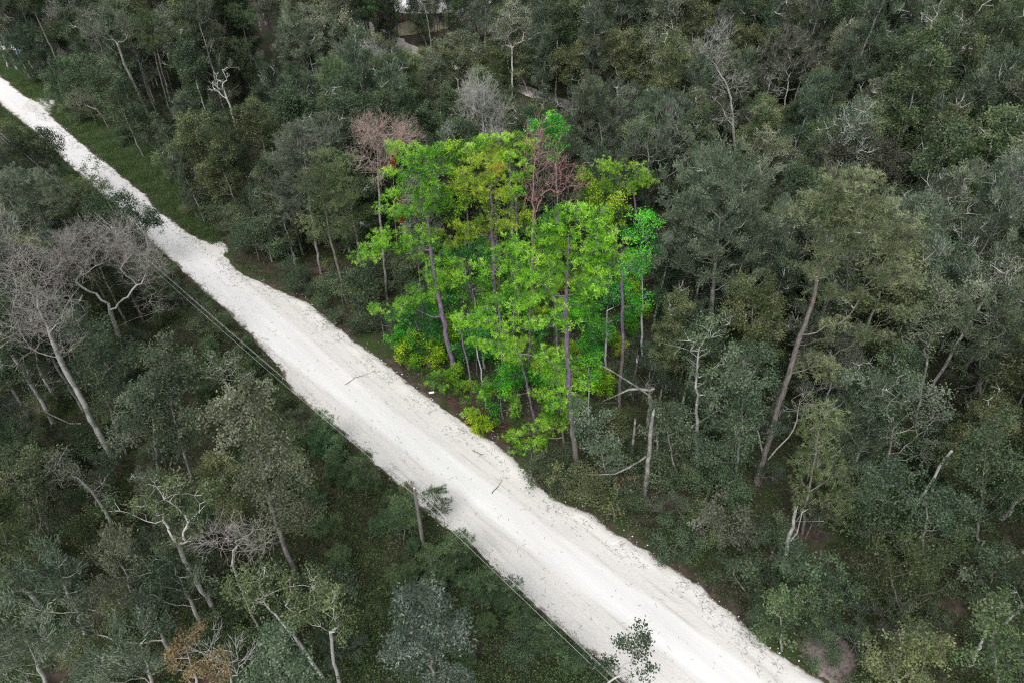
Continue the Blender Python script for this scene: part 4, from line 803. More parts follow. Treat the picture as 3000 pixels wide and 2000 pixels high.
i = np.arange(256).reshape(16, 16); Fq = np.stack([i[:-1, :-1], i[:-1, 1:], i[1:, 1:], i[1:, :-1]], -1).reshape(-1, 4)
tag(link('tarp', mesh('tarp', np.stack([X, Y, np.maximum(Zt, .03)], -1).reshape(-1, 3), [Fq], [tarp_m]), loc=c + [0, 0, .25]), 'blue tarp draped over a low heap, half hidden behind the far left trees', 'tarp')

# ------------------------------------------------------------------ pole, wires, road litter
pm = bark_mat('pole_wood', (.12, .11, .10), (.26, .245, .23), 8, .1)
wm = simple('wire_metal', (.62, .62, .63), (.74, .74, .75), 2, .4)
cer = simple('insulator', (.65, .65, .65), (.78, .78, .78), 3, .3)
def power_pole(s, t, label):
    x, y = XY(s, t); root = bpy.data.objects.new('utility_pole', None); COL.objects.link(root); root.location = (x, y, 0); tag(root, label, 'utility pole')
    g = Geo(); zz = np.linspace(-.3, 8.2, 9); A = np.stack([0 * zz, 0 * zz, zz], 1); up = np.tile([0, 0, 1.], (8, 1)); rr = np.linspace(.17, .115, 9)
    tubes(g, A[:-1], A[1:], rr[:-1], rr[1:], up, up, 12); tubes(g, A[-1:], A[-1:] + [[0, 0, .02]], rr[-1:], rr[-1:] * .05, up[:1], up[:1], 12)
    link('pole', g.build('pole', [pm]), root)
    d3 = np.array([RN[0], RN[1], 0]) 
    for z, o in ((8.28, 0.), (7.75, .13), (6.9, .13)):
        g = Geo(); P0 = (d3 * o + [0, 0, z - .08])[None]; u1 = np.array([[0, 0, 1.]])
        tubes(g, P0, P0 + [[0, 0, .08]], np.array([.05]), np.array([.07]), u1, u1, 10); tubes(g, P0 + [[0, 0, .08]], P0 + [[0, 0, .17]], np.array([.07]), np.array([.03]), u1, u1, 10)
        link('insulator', g.build('insulator', [cer]), root)
PS = [8., 56., 104.]
for s_, lab in zip(PS, ('weathered wooden utility pole further up the left road side among the bushes', 'weathered wooden utility pole standing in the bushes left of the road', 'weathered wooden utility pole at the near end of the line')):
    if s_ > 100: continue
    power_pole(s_, -3.2 + .036 * min(0, s_ - 56), lab)
def WT(s_): return .036 * min(0, s_ - 56)
def wire(z, t, label, rad):
    P = []
    for a, b in ((-60, 8), (8, 56), (56, 104)):
        for k in range(24):
            q = k / 24; s_ = a + (b - a) * q; x, y = XY(s_, t + WT(s_)); P.append((x, y, z - .5 * 4 * q * (1 - q)))
    x, y = XY(104, t + WT(104)); P.append((x, y, z)); P = np.array(P); T = nrm(np.gradient(P, axis=0)); g = Geo(); f = np.full(len(P) - 1, rad)
    tubes(g, P[:-1], P[1:], f, f, T[:-1], T[1:], 6); tag(link('power_line', g.build('power_line', [wm])), label, 'wire')
wire(8.38, -3.2, 'topmost of three thin power wires running beside the road', .005)
wire(7.85, -3.05, 'middle of three thin power wires running beside the road', .005)
wire(6.95, -3.05, 'lowest and furthest left of three power wires beside the road', .0065)

def stick(name, label, cat, pts, rad, mat, nb, seed, z=.1, bl=.8):
    r = np.random.default_rng(seed); s = Skel(); P = [np.append(G(x, y)[:2], z + r.random() * .05) for x, y in pts]; b = P[0] * [1, 1, 0]
    Q = [P[0]]
    for a, c in zip(P[:-1], P[1:]):
        for k in range(1, 5): Q.append(a + (c - a) * k / 4 + r.normal(size=3) * [.03, .03, .01])
    s.chain([q - b for q in Q]); m = len(s.P)
    for k in range(nb):
        i = r.integers(1, m); d = nrm(s.P[i] - s.P[i - 1] + r.normal(size=3) * [.8, .8, .1]); s.chain([s.P[i] + d * bl * .5, s.P[i] + d * bl + r.normal(size=3) * [.1, .1, .03]], i)
    s.finish(rad, .008); g = Geo(); s.emit(g, g, .02); return tag(link(name, g.build(name, [mat]), loc=b), label, cat)
stick('fallen_branch', 'thin brown branch lying across the wheel lane in the middle of the road', 'branch', ((1442,1446),(1458,1428),(1474,1404)), .035, BK['dark'], 5, 1, bl=.5)
stick('fallen_branch', 'forked grey branch lying on the shoulder opposite the vivid grove', 'branch', ((1012,1128),(1040,1108),(1075,1098),(1100,1088)), .035, BK['grey'], 7, 2, bl=.7)
stick('fallen_branch', 'small twisted twig on the right shoulder below the grove tip', 'branch', ((1385,1320),(1400,1328),(1415,1336)), .03, BK['dark'], 6, 3, bl=.4)
# white drainage tube stub on the shoulder
g = Geo(); a = G(1257, 1150, .15); b = G(1272, 1148, .2); T = nrm(b - a)[None]; tubes(g, np.zeros((1, 3)), (b - a)[None], np.array([.11]), np.array([.11]), T, T, 14)
tag(link('white_tube', g.build('white_tube', [simple('white_plastic', (.7, .7, .7), (.8, .8, .8), 2, .4)]), loc=a), 'short white plastic tube lying at the right road edge under the grove', 'tube')

def ico(g, P, R_, r, t=None, m=0):                     # angular stones
    v = np.array([[1,0,0],[-1,0,0],[0,1,0],[0,-1,0],[0,0,1],[0,0,-1]], float); f = np.array([[0,2,4],[2,1,4],[1,3,4],[3,0,4],[2,0,5],[1,2,5],[3,1,5],[0,3,5]])
    n_ = len(P); V = P[:, None] + (v[None] + r.normal(size=(n_, 6, 3)) * .22) * R_[:, None, None] * [1, 1, .6]
    g.add(V, (f[None] + (np.arange(n_) * 6)[:, None, None]).reshape(-1, 3), m, t)
r = np.random.default_rng(77); n_ = 2200; s_ = -40 + 130 * r.random(n_) ** .8; l_, e_ = edges(s_); side = r.random(n_) < .7
t_ = np.where(side, e_ + r.normal(size=n_) * .55 - .45, l_ + r.normal(size=n_) * .4 + .2); x_, y_ = XY(s_, t_)
g = Geo(); ico(g, np.stack([x_, y_, np.full(n_, .09)], 1), .02 + .07 * r.random(n_) ** 4, r)
tag(link('gravel_stones', g.build('gravel_stones', [simple('limestone_lump', (.55, .53, .50), (.76, .75, .73), 4, .9)])), 'white limestone lumps scattered along both road edges', 'gravel', kind='stuff')
n_ = 5200; s_ = -50 + 140 * r.random(n_); l_, e_ = edges(s_); q = r.random(n_); sg = fbm(s_, 41, 4, .12) > -.2
t_ = np.where(q < .6, e_ - .5 - np.abs(r.normal(size=n_)) * .8 * (1 + 0 * s_), np.where(q < .85, l_ + .2 + np.abs(r.normal(size=n_)) * .4, l_ + (e_ - l_) * r.random(n_))); ok = sg | (q > .85); s_, t_ = s_[ok], t_[ok]; n_ = len(s_)
x_, y_ = XY(s_, t_); A = np.stack([x_, y_, np.full(n_, .12) + r.random(n_) * .05], 1); d = nrm(r.normal(size=(n_, 3)) * [.7, .7, .08] + np.array([RU[0], RU[1], 0]) * .8); l2 = .1 + .35 * r.random((n_, 1)) ** 2
g = Geo(); f = np.full(n_, .011); tubes(g, A, A + d * l2, f, f * .6, d, d, 3)
tag(link('twig_litter', g.build('twig_litter', [BK['dark']])), 'dark twigs and bark scraps strewn along the road shoulders', 'litter', kind='stuff')

# ------------------------------------------------------------------ broken trunks and fallen timber right of the grove
def snag(label, base, top, Rb, mat, leans=(), seed=0, cat='snag', splinters=5):
    r = np.random.default_rng(seed); b = G(*base); Y = b[1]; t = PY(top[0], top[1], Y) - b
    for q in (0, .5, 1): HERO.append(('tall splintered trunk' if seed == 1 else 'grove stem', base[0] + (top[0] - base[0]) * q, base[1] + (top[1] - base[1]) * q, 26, Y, b[:2]))
    for pts_, _r in leans:
        for p_ in pts_: HERO.append(('grove stem', p_[0], p_[1], 26, Y, b[:2]))
    gT, gS = Geo(), Geo(); k = 9; q = np.linspace(0, 1, k)[:, None]; P = t * q + r.normal(size=(k, 3)) * .06 * (q > 0) * (q < 1)
    R_ = Rb * (1.3 - .55 * q[:, 0]); T = nrm(np.gradient(P, axis=0)); tubes(gT, P[:-1], P[1:], R_[:-1], R_[1:], T[:-1], T[1:], 9)
    root = bpy.data.objects.new('snag', None); COL.objects.link(root); root.location = b; tag(root, label, cat)
    link('trunk', gT.build('trunk', [mat]), root)
    for _ in range(splinters):
        a = r.random() * 6.28; o = np.array([math.cos(a), math.sin(a), 0]) * R_[-1] * .6; A = (t + o - [0, 0, .1])[None]; B = A + nrm(t) * (.3 + .8 * r.random()) + o * .3
        tubes(gS, A, B, np.array([R_[-1] * .35]), np.array([.01]), T[-1:], T[-1:], 4, sm=False)
    if splinters: link('splinter', gS.build('splinter', [BK['white']]), root)
    for pts, rad in leans:
        s = Skel(); s.chain([PY(x, y, Y) - b for x, y in pts]); m = len(s.P)
        for _ in range(6):
            i = r.integers(1, m); s.chain([s.P[i] + r.normal(size=3) * .5, s.P[i] + r.normal(size=3) * .9], i)
        s.finish(rad, .015); g2 = Geo(); s.emit(g2, g2, .02); link('limb', g2.build('limb', [mat]), root)
    return root
snag('tall broken grey trunk with splintered top standing upright in the dark gap', (1888,1470), (1912,1215), .17, BK['grey'], ((((1896,1335),(1850,1365),(1800,1388),(1742,1390)), .09),), 1)
snag('shorter broken pale stub left of the tall splintered trunk', (1850,1350), (1860,1240), .12, BK['grey'], (), 2)
snag('short thin white stub just right of the tall splintered trunk', (1912,1365), (1919,1318), .1, BK['pale'], (), 3, splinters=2)
snag('grey broken post with a snapped horizontal limb on its top behind the splintered trunk', (1898,1260), (1904,1140), .14, BK['grey'], ((((1904,1142),(1870,1138),(1840,1141),(1800,1160),(1766,1175)), .14), (((1904,1142),(1918,1138)), .1)), 4, splinters=0)
snag('dark thin broken stem in the shade left of the snapped post', (1852,1180), (1866,1060), .13, BK['dark'], (), 5)
stick('fallen_log', 'splintered grey log leaning diagonally over the snapped post', 'log', ((1915,1200),(1860,1180)), .01, BK['grey'], 1, 9) if False else None
b = G(1922, 1262); Y = b[1]; HERO += [('grove stem', x, y, 30, Y, b[:2]) for x, y in ((1905, 1160), (1870, 1135), (1830, 1110), (1790, 1085), (1760, 1070))]; g = Geo(); s = Skel(); s.chain([PY(x, y, Y) - b for x, y in ((1922,1262),(1915,1180),(1905,1160),(1870,1135),(1830,1110),(1790,1085),(1760,1070))][1:])
s.finish(.2, .09); s.emit(g, g, .02); tag(link('fallen_log', g.build('fallen_log', [BK['grey']]), loc=b), 'splintered grey log leaning diagonally across the snapped post', 'log')
g = Geo(); r = np.random.default_rng(8); root_b = G(1888, 1470); Y = root_b[1]; P = np.array([PY(1800 + 75 * q, 1385 + 35 * h + 10 * (1 - q), Y) for q, h in r.random((260, 2)) * [1, 1]]) - root_b
leafquads(g, P, .5, .14, 0, r.random(260), r, 0, 1.5); tag(link('dead_foliage', g.build('dead_foliage', [LF['dryleaf']]), loc=root_b), 'bunch of hanging brown dead leaves on the limb of the tall broken trunk', 'dead leaves')
snag('thin leaning dead pole right of the tall splintered trunk', (1935,1420), (1925,1290), .09, BK['grey'], (), 16, splinters=2)
snag('low broken stub at the foot of the tall splintered trunk', (1860,1470), (1898,1405), .11, BK['grey'], ((((1870,1455),(1850,1440),(1835,1450)), .04),), 17, splinters=1)
snag('small pale stump poking from the right corner thicket', (2925,1800), (2948,1745), .12, BK['white'], (), 11, splinters=1)
snag('white broken stem in the right corner thicket below the stump', (2845,1945), (2880,1870), .11, BK['white'], (), 12)
snag('white vine-wrapped dead stem left of the great vine mound', (2290,1660), (2330,1500), .14, BK['pale'], ((((2310,1590),(2335,1560),(2350,1500)), .06),), 13)
snag('pale broken stub among the white far trees at the upper right', (2500,250), (2505,215), .16, BK['white'], (), 14, splinters=2)
snag('pale leaning broken trunk right of the upper right stub', (2520,248), (2545,195), .18, BK['white'], (), 15)

# ------------------------------------------------------------------ prototypes for the rest of the forest, copied tree by tree
def generic(kind, seed, h, cr, leaf, bark, crown=.55, **kw):
    r = np.random.default_rng(seed); lean = r.normal(size=2) * .04 * h; o = dict(PRESET[kind]); o['Rb'] = .15; o.update(kw)
    top = np.array([lean[0], lean[1], h]); tr = [np.zeros(3), top * [.4, .4, .45], top * [1, 1, .9]]
    C = []; zc = h * (1 - crown / 2); hz = h * crown / 2
    if kind == 'pine':
        nl_ = 16
        for k in range(nl_):
            z = h * (1 - crown * (k + .3) / nl_); R_ = cr * math.sin(math.pi * (.18 + .72 * (k + .5) / nl_)) * (.7 + .5 * r.random()); a0 = r.random() * 6.28
            for j in range(3):
                a = a0 + j * 2.1 + r.normal() * .3; ax = top * (z / h)
                for q in (.45, .75, 1.): C.append(ax * [1, 1, 0] + [R_ * q * math.cos(a + r.normal() * .2), R_ * q * math.sin(a + r.normal() * .2), z + r.normal() * .3 + q * .3])
        C += [top - [0, 0, .6 * k] + r.normal(size=3) * .3 for k in range(4)]
    else:
        nb = 14 if o.get('col') else 9 if cr > 2.5 else 6
        for k in range(nb):
            a = k * 2.4 + r.normal() * .4; e = math.radians(r.uniform(-25, 75)) if k else 1.5; d = np.array([math.cos(a) * math.cos(e) * cr, math.sin(a) * math.cos(e) * cr, math.sin(e) * hz]) * r.uniform(.55, .85)
            if o.get('col'):
                q = 1 - 2 * (k + .5 * r.random()) / nb; rad_ = cr * math.sqrt(max(.05, 1 - q * q * .85)) * r.uniform(.25, .8); d = np.array([math.cos(a) * rad_, math.sin(a) * rad_, q * hz * .95])
            c = np.array([top[0] * .8, top[1] * .8, zc]) + d; rr = min(cr, hz) * r.uniform(.35, .55)
            for _ in range(int(o.get('cd', 9))): C.append(c + nrm(r.normal(size=3)) * rr * r.random() ** .4)
    o.pop('cd', None); o.pop('col', None)
    return tree_parts(tr, np.array(C), leaf=LF[leaf] if leaf else None, bark=BK[bark], r=r, **o)
PROTO = {}
def proto(key, n_, *a, **k): PROTO[key] = [generic(a[0], 500 + len(PROTO) * 10 + j, *a[1:], **k) for j in range(n_)]
proto('feather', 4, 'feather', 18, 2.5, 'feather', 'grey', .72, rt=.018, col=1, cd=7, dead=14, twigbark=BK['pale'])
proto('featherm', 2, 'feather', 18, 2.5, 'feather', 'pale', .7, moss=60, nl=140, col=1, cd=7, dead=8, rt=.018)
proto('pale', 3, 'broad', 17, 2.4, 'pale', 'pale', .65, col=1, cd=7, dead=16, rt=.02, nl=170)
proto('olive', 4, 'broad', 17, 2.5, 'olive', 'pale', .7, col=1, cd=7, dead=12, rt=.018)
proto('dark', 4, 'broad', 17, 2.4, 'dark', 'pale', .75, col=1, cd=7, dead=9, rt=.018)
proto('darkcol', 3, 'broad', 16, 1.7, 'dark', 'pale', .82, vines=1400)
proto('teal', 3, 'feather', 16, 2.4, 'teal', 'pale', .75, col=1, cd=7, dead=9, rt=.018)
proto('brown', 2, 'feather', 14, 2.5, 'brown', 'pale', .6, nl=100)
proto('pine', 3, 'pine', 22, 3.2, 'pine', 'pine', .5, crad=.85)
proto('pineblue', 2, 'pine', 20, 3.0, 'pineblue', 'pine', .55, crad=.85)
proto('bare', 5, 'bare', 17, 2.6, None, 'pale', .65, cd=6, rt=.018)
proto('antler', 3, 'antler', 15, 2.6, 'feather', 'white', .65, rt=.03, nl=70)
proto('bush', 4, 'broad', 3.6, 2.1, 'dark', 'grey', .95, crad=.75, Rb=.06, rt=.01, minz=.1, lsz=.13, nl=230, cd=5)
proto('bushol', 4, 'broad', 3.2, 2.1, 'olive', 'grey', .95, crad=.75, Rb=.06, rt=.01, minz=.1, lsz=.13, nl=200, cd=5)
proto('bushte', 3, 'feather', 3.4, 2.0, 'teal', 'grey', .95, crad=.7, Rb=.06, rt=.012, minz=.1, lsz=.16, nl=170, cd=5)
proto('young', 4, 'pine', 3.6, 1.1, 'ypine', 'pine', .95, crad=.42, Rb=.05, rt=.01, minz=.1, tufts_n=14, nee=14, nlen=.28)
proto('hbush', 3, 'broad', 4., 1.9, 'hyel', 'hpine', .95, crad=.6, Rb=.06, rt=.008, minz=.1, lsz=.14, nl=190, cd=6)
proto('hbusht', 3, 'broad', 5., 2., 'hteal', 'hpine', .95, crad=.6, Rb=.06, rt=.008, minz=.1, lsz=.14, nl=190, cd=6)
proto('hbushg', 3, 'broad', 5., 2., 'hleaf', 'hpine', .95, crad=.6, Rb=.06, rt=.008, minz=.1, lsz=.14, nl=190, cd=6)
INFO = {
 'feather': ('broadleaf_tree', BT, 'grey feathery tree', 18, 2.5), 'featherm': ('broadleaf_tree', BT, 'moss-hung grey tree', 18, 2.5), 'pale': ('broadleaf_tree', BT, 'pale green leafy tree', 17, 2.4),
 'olive': ('broadleaf_tree', BT, 'olive leafy tree', 17, 2.5), 'dark': ('broadleaf_tree', BT, 'dark green leafy tree', 17, 2.4), 'darkcol': ('broadleaf_tree', BT, 'narrow dark vine-clad tree', 16, 1.7),
 'teal': ('broadleaf_tree', BT, 'blue-green leafy tree', 16, 2.4), 'brown': ('broadleaf_tree', BT, 'brown-grey thin-leaved tree', 14, 2.5), 'pine': ('pine_tree', PT, 'olive green pine', 22, 3.2),
 'pineblue': ('pine_tree', PT, 'blue-green pine', 20, 3.0), 'bare': ('dead_tree', DT, 'leafless pale tree', 17, 2.6), 'antler': ('broadleaf_tree', BT, 'half-bare white-branched tree', 15, 2.6),
 'bush': ('shrub', SH, 'dark leafy bush', 3.6, 2.1), 'bushol': ('shrub', SH, 'olive leafy bush', 3.2, 2.1), 'bushte': ('shrub', SH, 'blue-green bush', 3.4, 2.0), 'young': ('young_pine', 'young pine', 'young pine', 3.6, 1.1),
 'hbush': ('shrub', SH, 'vivid yellow-green bush', 4, 1.9), 'hbusht': ('shrub', SH, 'vivid teal bush', 5, 2.), 'hbushg': ('shrub', SH, 'vivid green bush', 5, 2.)}
GROUP = {'feather': 'grey feathery trees of the surrounding woods', 'young': 'young pines along the left road edge'}
USED = {}; LABELS = set()
def near_heroes(px, py, k=2):
    d = {}
    for h in HERO:
        q = math.hypot(h[1] - px, h[2] - py); d[h[0]] = min(d.get(h[0], (1e9,)), (q, h[1], h[2]))
    return sorted((v[0], nm, v[1], v[2]) for nm, v in d.items() if nm != 'grove stem')[:k]
def relation(px, py, hx, hy):
    dx, dy = px - hx, py - hy
    return ('right of' if dx > 0 else 'left of') if abs(dx) > abs(dy) * 1.1 else ('in front of' if dy > 0 else 'behind')
SEEN = None
COUNT = 0
def copy_tree(key, x, y, sc, rz, sz=1.):
    global COUNT
    COUNT += 1
    nm, cat, desc, h, cr = INFO[key]; pr = PROTO[key]; j = int(abs(x * 13.7 + y * 7.3)) % len(pr); tm, cm = pr[j]
    z = float(gz(np.array(x), np.array(y))) - .03
    if KEEP and COUNT not in KEEP:
        if COUNT in REST: STUFF.append((key, j, x, y, z, rz, sc, sz))
        return None
    px, py, _ = proj(np.array([x, y, h * sc * sz * .75])); nh = near_heroes(px, py, 6)
    size = 'small ' if sc < .8 else ('tall ' if sc * sz > 1.15 else '')
    cands = [f'{size}{desc} {relation(px, py, a[2], a[3])} the {a[1]}' for a in nh[:3]]
    cands += [f'{size}{desc} between the {nh[i][1]} and the {nh[j2][1]}' for i, j2 in ((0, 1), (0, 2), (1, 2), (0, 3), (1, 3), (2, 3))]
    cands += [f'{size}{desc} just {relation(px, py, nh[0][2], nh[0][3])} the {nh[0][1]}, nearer the {a[1]}' for a in nh[3:]]
    lab = next((c for c in cands if c not in LABELS and len(c.split()) <= 16), None)
    if lab is None:
        v = 'upper' if py < 667 else 'lower' if py > 1333 else 'middle'; hh = 'left' if px < 1000 else 'right' if px > 2000 else 'centre'
        lab = f'{size}{desc} in the thick of the {v} {hh} woods'
    LABELS.add(lab)
    root = bpy.data.objects.new(nm, None); COL.objects.link(root); root.empty_display_size = .3
    root.location = (x, y, z); root.rotation_euler = (0, 0, rz); root.scale = (sc, sc, sc * sz)
    tag(root, lab, cat, desc.replace('tree', 'trees').replace('pine', 'pines').replace('bush', 'bushes') + ' of the woods'); root['n'] = COUNT
    for part, me in (('trunk', tm), ('crown', cm)):
        o = bpy.data.objects.new(part, me); COL.objects.link(o); o.parent = root
    return root
def _dec(t): return set(np.cumsum([int(q) for q in t.split()]).tolist())
KEEP = _dec('3 1 3 8 12 12 5 7 2 3 4 8 1 7 1 9 9 8 1 5 1 3 6 2 4 2 11 5 5 6 1 9 6 5 7 1 6 3 5 4 2 2 1 1 4 8 1 1 1 8 2 7 7 6 5 15 1 5 5 1 5 2 7 8 4 10 9 3 10 10 2 4 1 5 10 7 1 9 7 2 1 1 10 4 5 5 9 1 3 4 7 6 1 4 12 1 1 2 2 14 8 4 15 12 13 12 2 9 1 9 14 5 3 1 6 1 1 9 2 1 3 2 5 2 9 5 12 5 5 7 5 3 2 4 1 2 22 4 16 8 7 3 3 5 18 1 1 17 1 3 3 1 1 4 4 2 3 1 1 11 9 4 4 2 1 7 3 4 2 5 5 1 5 3 6 5 3 8 1 2 2 1 12 3 2 1 1 19 5 13 1 5 6 2 6 4 5 7 1 6 2 2 4 1 7 7 6 7 2 1 2 2 6 1 6 1 9 4 6 1 3 1 3 3 2 1 3 6 2 3 1 1 3 5 3 3 2 10 5 3 6 4 1 3 12 2 2 8 3 6 2 1 2 1 2 1 1 2 1 1 1 2 1 2 2 1 4 3 9 1 6 1 8 3 1 1 3 2 1 3 2 2 3 1 1 1 1 6 1 1 4 1 3 2 1 1 4 1 1 1 1 8 1 2 1 3 5 5 1 1 1 2 2 2 4 1 3 3 1 1 1 1 4 3 1 4 1 3 2 2 2 1 1 6 4 4 2 8 2 1 1 1 1 4 1 1 2 2 2 1 1 1 3 6 2 1 1 1 1 3 1 1 3 8 3 4 2 4 1 1 1 2 1 1 1 1 1 1 4 3 1 3 1 2 1 2 1 1 1 2 1 1 1 3 3 1 6 1 1 2 1 2 5 2 2 1 1 1 1 2 3 1 1 2 2 1 4 7 1 1 1 1 3 5 4 2 2 1 5 2 2 2 2 2 1 1 10 2 2 1 1 4 5 1 2 3 2 1 1 3 6 1 1 2 2 1 1 3 1 1 5 2 1 4 3 6 1 5 5 2 1 1 3 1 3 1 10 3 3 5 1 1 4 3 1 1 2 1 2 2 4 1 1 1 2 2 5 7 1 2 4 3 1 2 1 1 2 2 1 8 1 1 3 1 1 2 2 1 5 4 2 1 1 1 4 1 4 3 2 2 1 2 4 3 2 1 1 5 3 2 1 1 2 2 6 1 3 3 1 1 2 1 4 1 1 2 2 5 2 4 2 5 1 2 2 2 1 1 1 3 1 4 5 2 2 3 3 1')
REST = _dec('5 1 4 1 3 6 6 3 2 7 2 2 1 4 3 17 7 1 3 1 5 5 2 6 2 6 2 4 6 14 1 1 6 3 3 1 3 4 14 4 8 9 6 4 1 1 10 2 2 3 1 7 2 4 3 1 5 1 4 3 3 14 4 2 14 1 1 8 2 7 4 6 1 2 4 2 15 8 3 2 2 3 4 5 8 2 5 3 1 3 2 4 1 1 10 2 10 1 11 1 1 3 7 3 2 1 1 1 9 4 4 1 16 1 1 2 4 1 3 5 2 7 8 8 1 3 8 2 7 1 5 2 11 7 2 8 3 5 4 4 1 13 1 4 5 1 2 7 2 6 1 12 8 1 1 8 1 8 5 4 7 3 2 1 1 8 10 3 7 5 1 5 2 5 3 8 2 3 1 1 2 2 1 1 10 5 1 1 1 4 1 1 12 3 15 4 1 16 7 2 7 1 1 4 2 1 2 3 5 1 6 1 4 2 7 15 2 1 4 6 4 6 9 2 22 5 5 6 21 8 1 1 4 2 4 1 6 8 2 1 9 7 3 1 3 6 1 2 7 11 11 7 7 6 8 1 13 14 4 6 1 1 3 6 1 2 8 1 1 5 3 4 13 1 3 1 4 1 3 1 10 1 1 7 4 3 3 3 4 7 1 2 6 4 8 8 1 1 3 7 3 1 1 2 8 2 2 3 1 3 1 2 1 6 1 3 9 3 4 5 1 1 3 1 4 1 4 3 1 1 3 6 1 1 8 6 3 3 13 1 4 4 2 3 1 1 4 2 5 8 2 2 5 6 5 9 7 4 3 3 6 6 2 7 5 2 1 2 1 1 9 3 2 9 3 2 4 4 5 1 2 14 2 8 1 2 5 4 1 7 4 5 2 11 2 1 1 1 4 2 5 8 4 3 4 2 1 3 7 1 5 9 5 3 1 7 5 2 1 1 1 1 4 2 1 3 1 13 3 2 4 5 5 3 3 10 4 8 3 3 4 2 4 12 4 2 2 3 12 1 4 2 2 1 4 4 6 8 10 1 2 1 4 2')
STUFF = []
HA = np.array([(h[1], h[2], h[3], h[4]) for h in HERO])
def in_heart(px, py):
    # outline of the vivid grove in the photo: used only to choose which kind of bush stands on that ground
    return False
GRV = np.array([G(x, y)[:2] for x, y in ((1180, 1075), (1235, 1130), (1440, 1290), (1560, 1350), (1640, 1340), (1740, 1230), (1850, 1100), (1900, 900), (1850, 800), (1700, 760), (1500, 760), (1300, 830), (1200, 940))])
def inpoly(x, y, P):
    c = False; n = len(P)
    for i in range(n):
        (x1, y1), (x2, y2) = P[i], P[i - 1]
        if (y1 > y) != (y2 > y) and x < (x2 - x1) * (y - y1) / (y2 - y1) + x1: c = not c
    return c
CLR = np.array([G(x, y)[:2] for x, y in ((1170, 150), (1174, 60), (1176, -30), (1212, -20), (1230, 60), (1240, 150))])
TRK = np.array([G(x, y)[:2] for x, y in ((1535, 250), (1640, 275), (1700, 330), (1610, 310), (1540, 280))])
VERGE = np.array([G(x, y)[:2] for x, y in ((0, 186), (51, 215), (110, 288), (191, 343), (298, 370), (340, 422), (447, 457), (492, 530), (560, 640), (548, 676), (468, 621), (332, 493), (187, 374), (51, 264), (0, 219))])
rf = np.random.default_rng(99)
def covers(x, y, h, cr, crown=.6):
    lowb = h < 6.5
    """would this crown hide a traced tree behind it, or the open road?"""
    for fz in (1 - crown * .25, 1 - crown * .75):
        p = np.array([x, y, h * fz]); px, py, zc = proj(p); pr = cr * FPX / zc * .85
        d = np.hypot(HA[:, 0] - px, HA[:, 1] - py)
        if not lowb and np.any((d < pr + HA[:, 2] * .55) & (HA[:, 3] > y + 1.)): return True
        for dx, dy in ((0, 0), (1, 0), (-1, 0), (0, 1), (0, -1), (.7, .7), (-.7, .7)):
            qx, qy = px + dx * pr, py + dy * pr; g_ = G(qx, qy); s, t = ST(g_[0], g_[1]); l, e = edges(np.array([s]))
            if g_[1] > y + (.4 if lowb else -1) and l[0] - (.3 if h < 6 else np.interp(s, [6, 20, 40, 60], [1.5, 6, 8.5, 11])) < t < e[0] + .3 and -75 < s < 100: return True
            if g_[1] > y and (inpoly(g_[0], g_[1], TRK) or inpoly(g_[0], g_[1], CLR) or inpoly(g_[0], g_[1], VERGE)): return True
    return False
def kind_at(px, py, r):
    u = r.random()
    if py < 330:
        c = ['feather', 'pale', 'olive', 'dark', 'teal', 'darkcol', 'brown', 'featherm', 'pine', 'pineblue', 'bare', 'antler']
        p = [.2, .08, .14, .13, .12, .08, .04, .06, .05, .03, .03, .04] if px < 2000 else [.1, .05, .15, .2, .17, .15, .04, .05, .01, .0, .025, .045]
    elif px < 1200 and py > 900: c = ['feather', 'pale', 'olive', 'dark', 'teal', 'bare', 'antler']; p = [.2, .1, .14, .25, .21, .05, .05]
    elif px > 1900: c = ['feather', 'pale', 'olive', 'dark', 'teal', 'darkcol', 'brown', 'featherm', 'bare', 'antler']; p = [.1, .05, .16, .27, .17, .10, .02, .05, .015, .05]
    else: c = ['feather', 'pale', 'olive', 'dark', 'teal', 'darkcol', 'brown', 'pine', 'bare', 'antler']; p = [.16, .07, .17, .2, .16, .07, .04, .04, .05, .04]
    return c[int(np.searchsorted(np.cumsum(p) / sum(p), u))]
PL = [(h[5][0], h[5][1], 2.2) for h in {h[0]: h for h in HERO}.values()]
def free(x, y, d):
    a = np.array(PL); return np.all(np.hypot(a[:, 0] - x, a[:, 1] - y) > (a[:, 2] + d))
tall = []
for _ in range(6000):
    y = rf.uniform(22, 178); hwid = 1500 / FPX * (y * math.cos(TH) + 50 * math.sin(TH)) + 5; x = rf.uniform(-hwid, hwid)
    s, t = ST(x, y); l, e = edges(np.array([s]))
    if l[0] - np.interp(s, [10, 24, 50], [5, 10, 12]) < t < e[0] + 1.5 or abs(t - 64.5) < 2.2 and -30 < s < 12: continue
    if inpoly(x, y, GRV) or inpoly(x, y, CLR) or inpoly(x, y, VERGE): continue
    px, py, zc = proj(np.array([x, y, 10.])); key = kind_at(px, py, rf); nm, cat, desc, h, cr = INFO[key]; sc = rf.uniform(.8, 1.35); sz = rf.uniform(.85, 1.15)
    if not free(x, y, cr * sc * .53): continue
    for tr_ in range(3):
        if not covers(x, y, h * sc * sz, cr * sc): break
        sc *= .72
    else: continue
    if sc < .6: continue
    PL.append((x, y, cr * sc * .53)); tall.append((key, x, y, sc, rf.uniform(0, 6.28), sz))
for a in tall: copy_tree(*a)
print('TALL', len(tall))
low = []
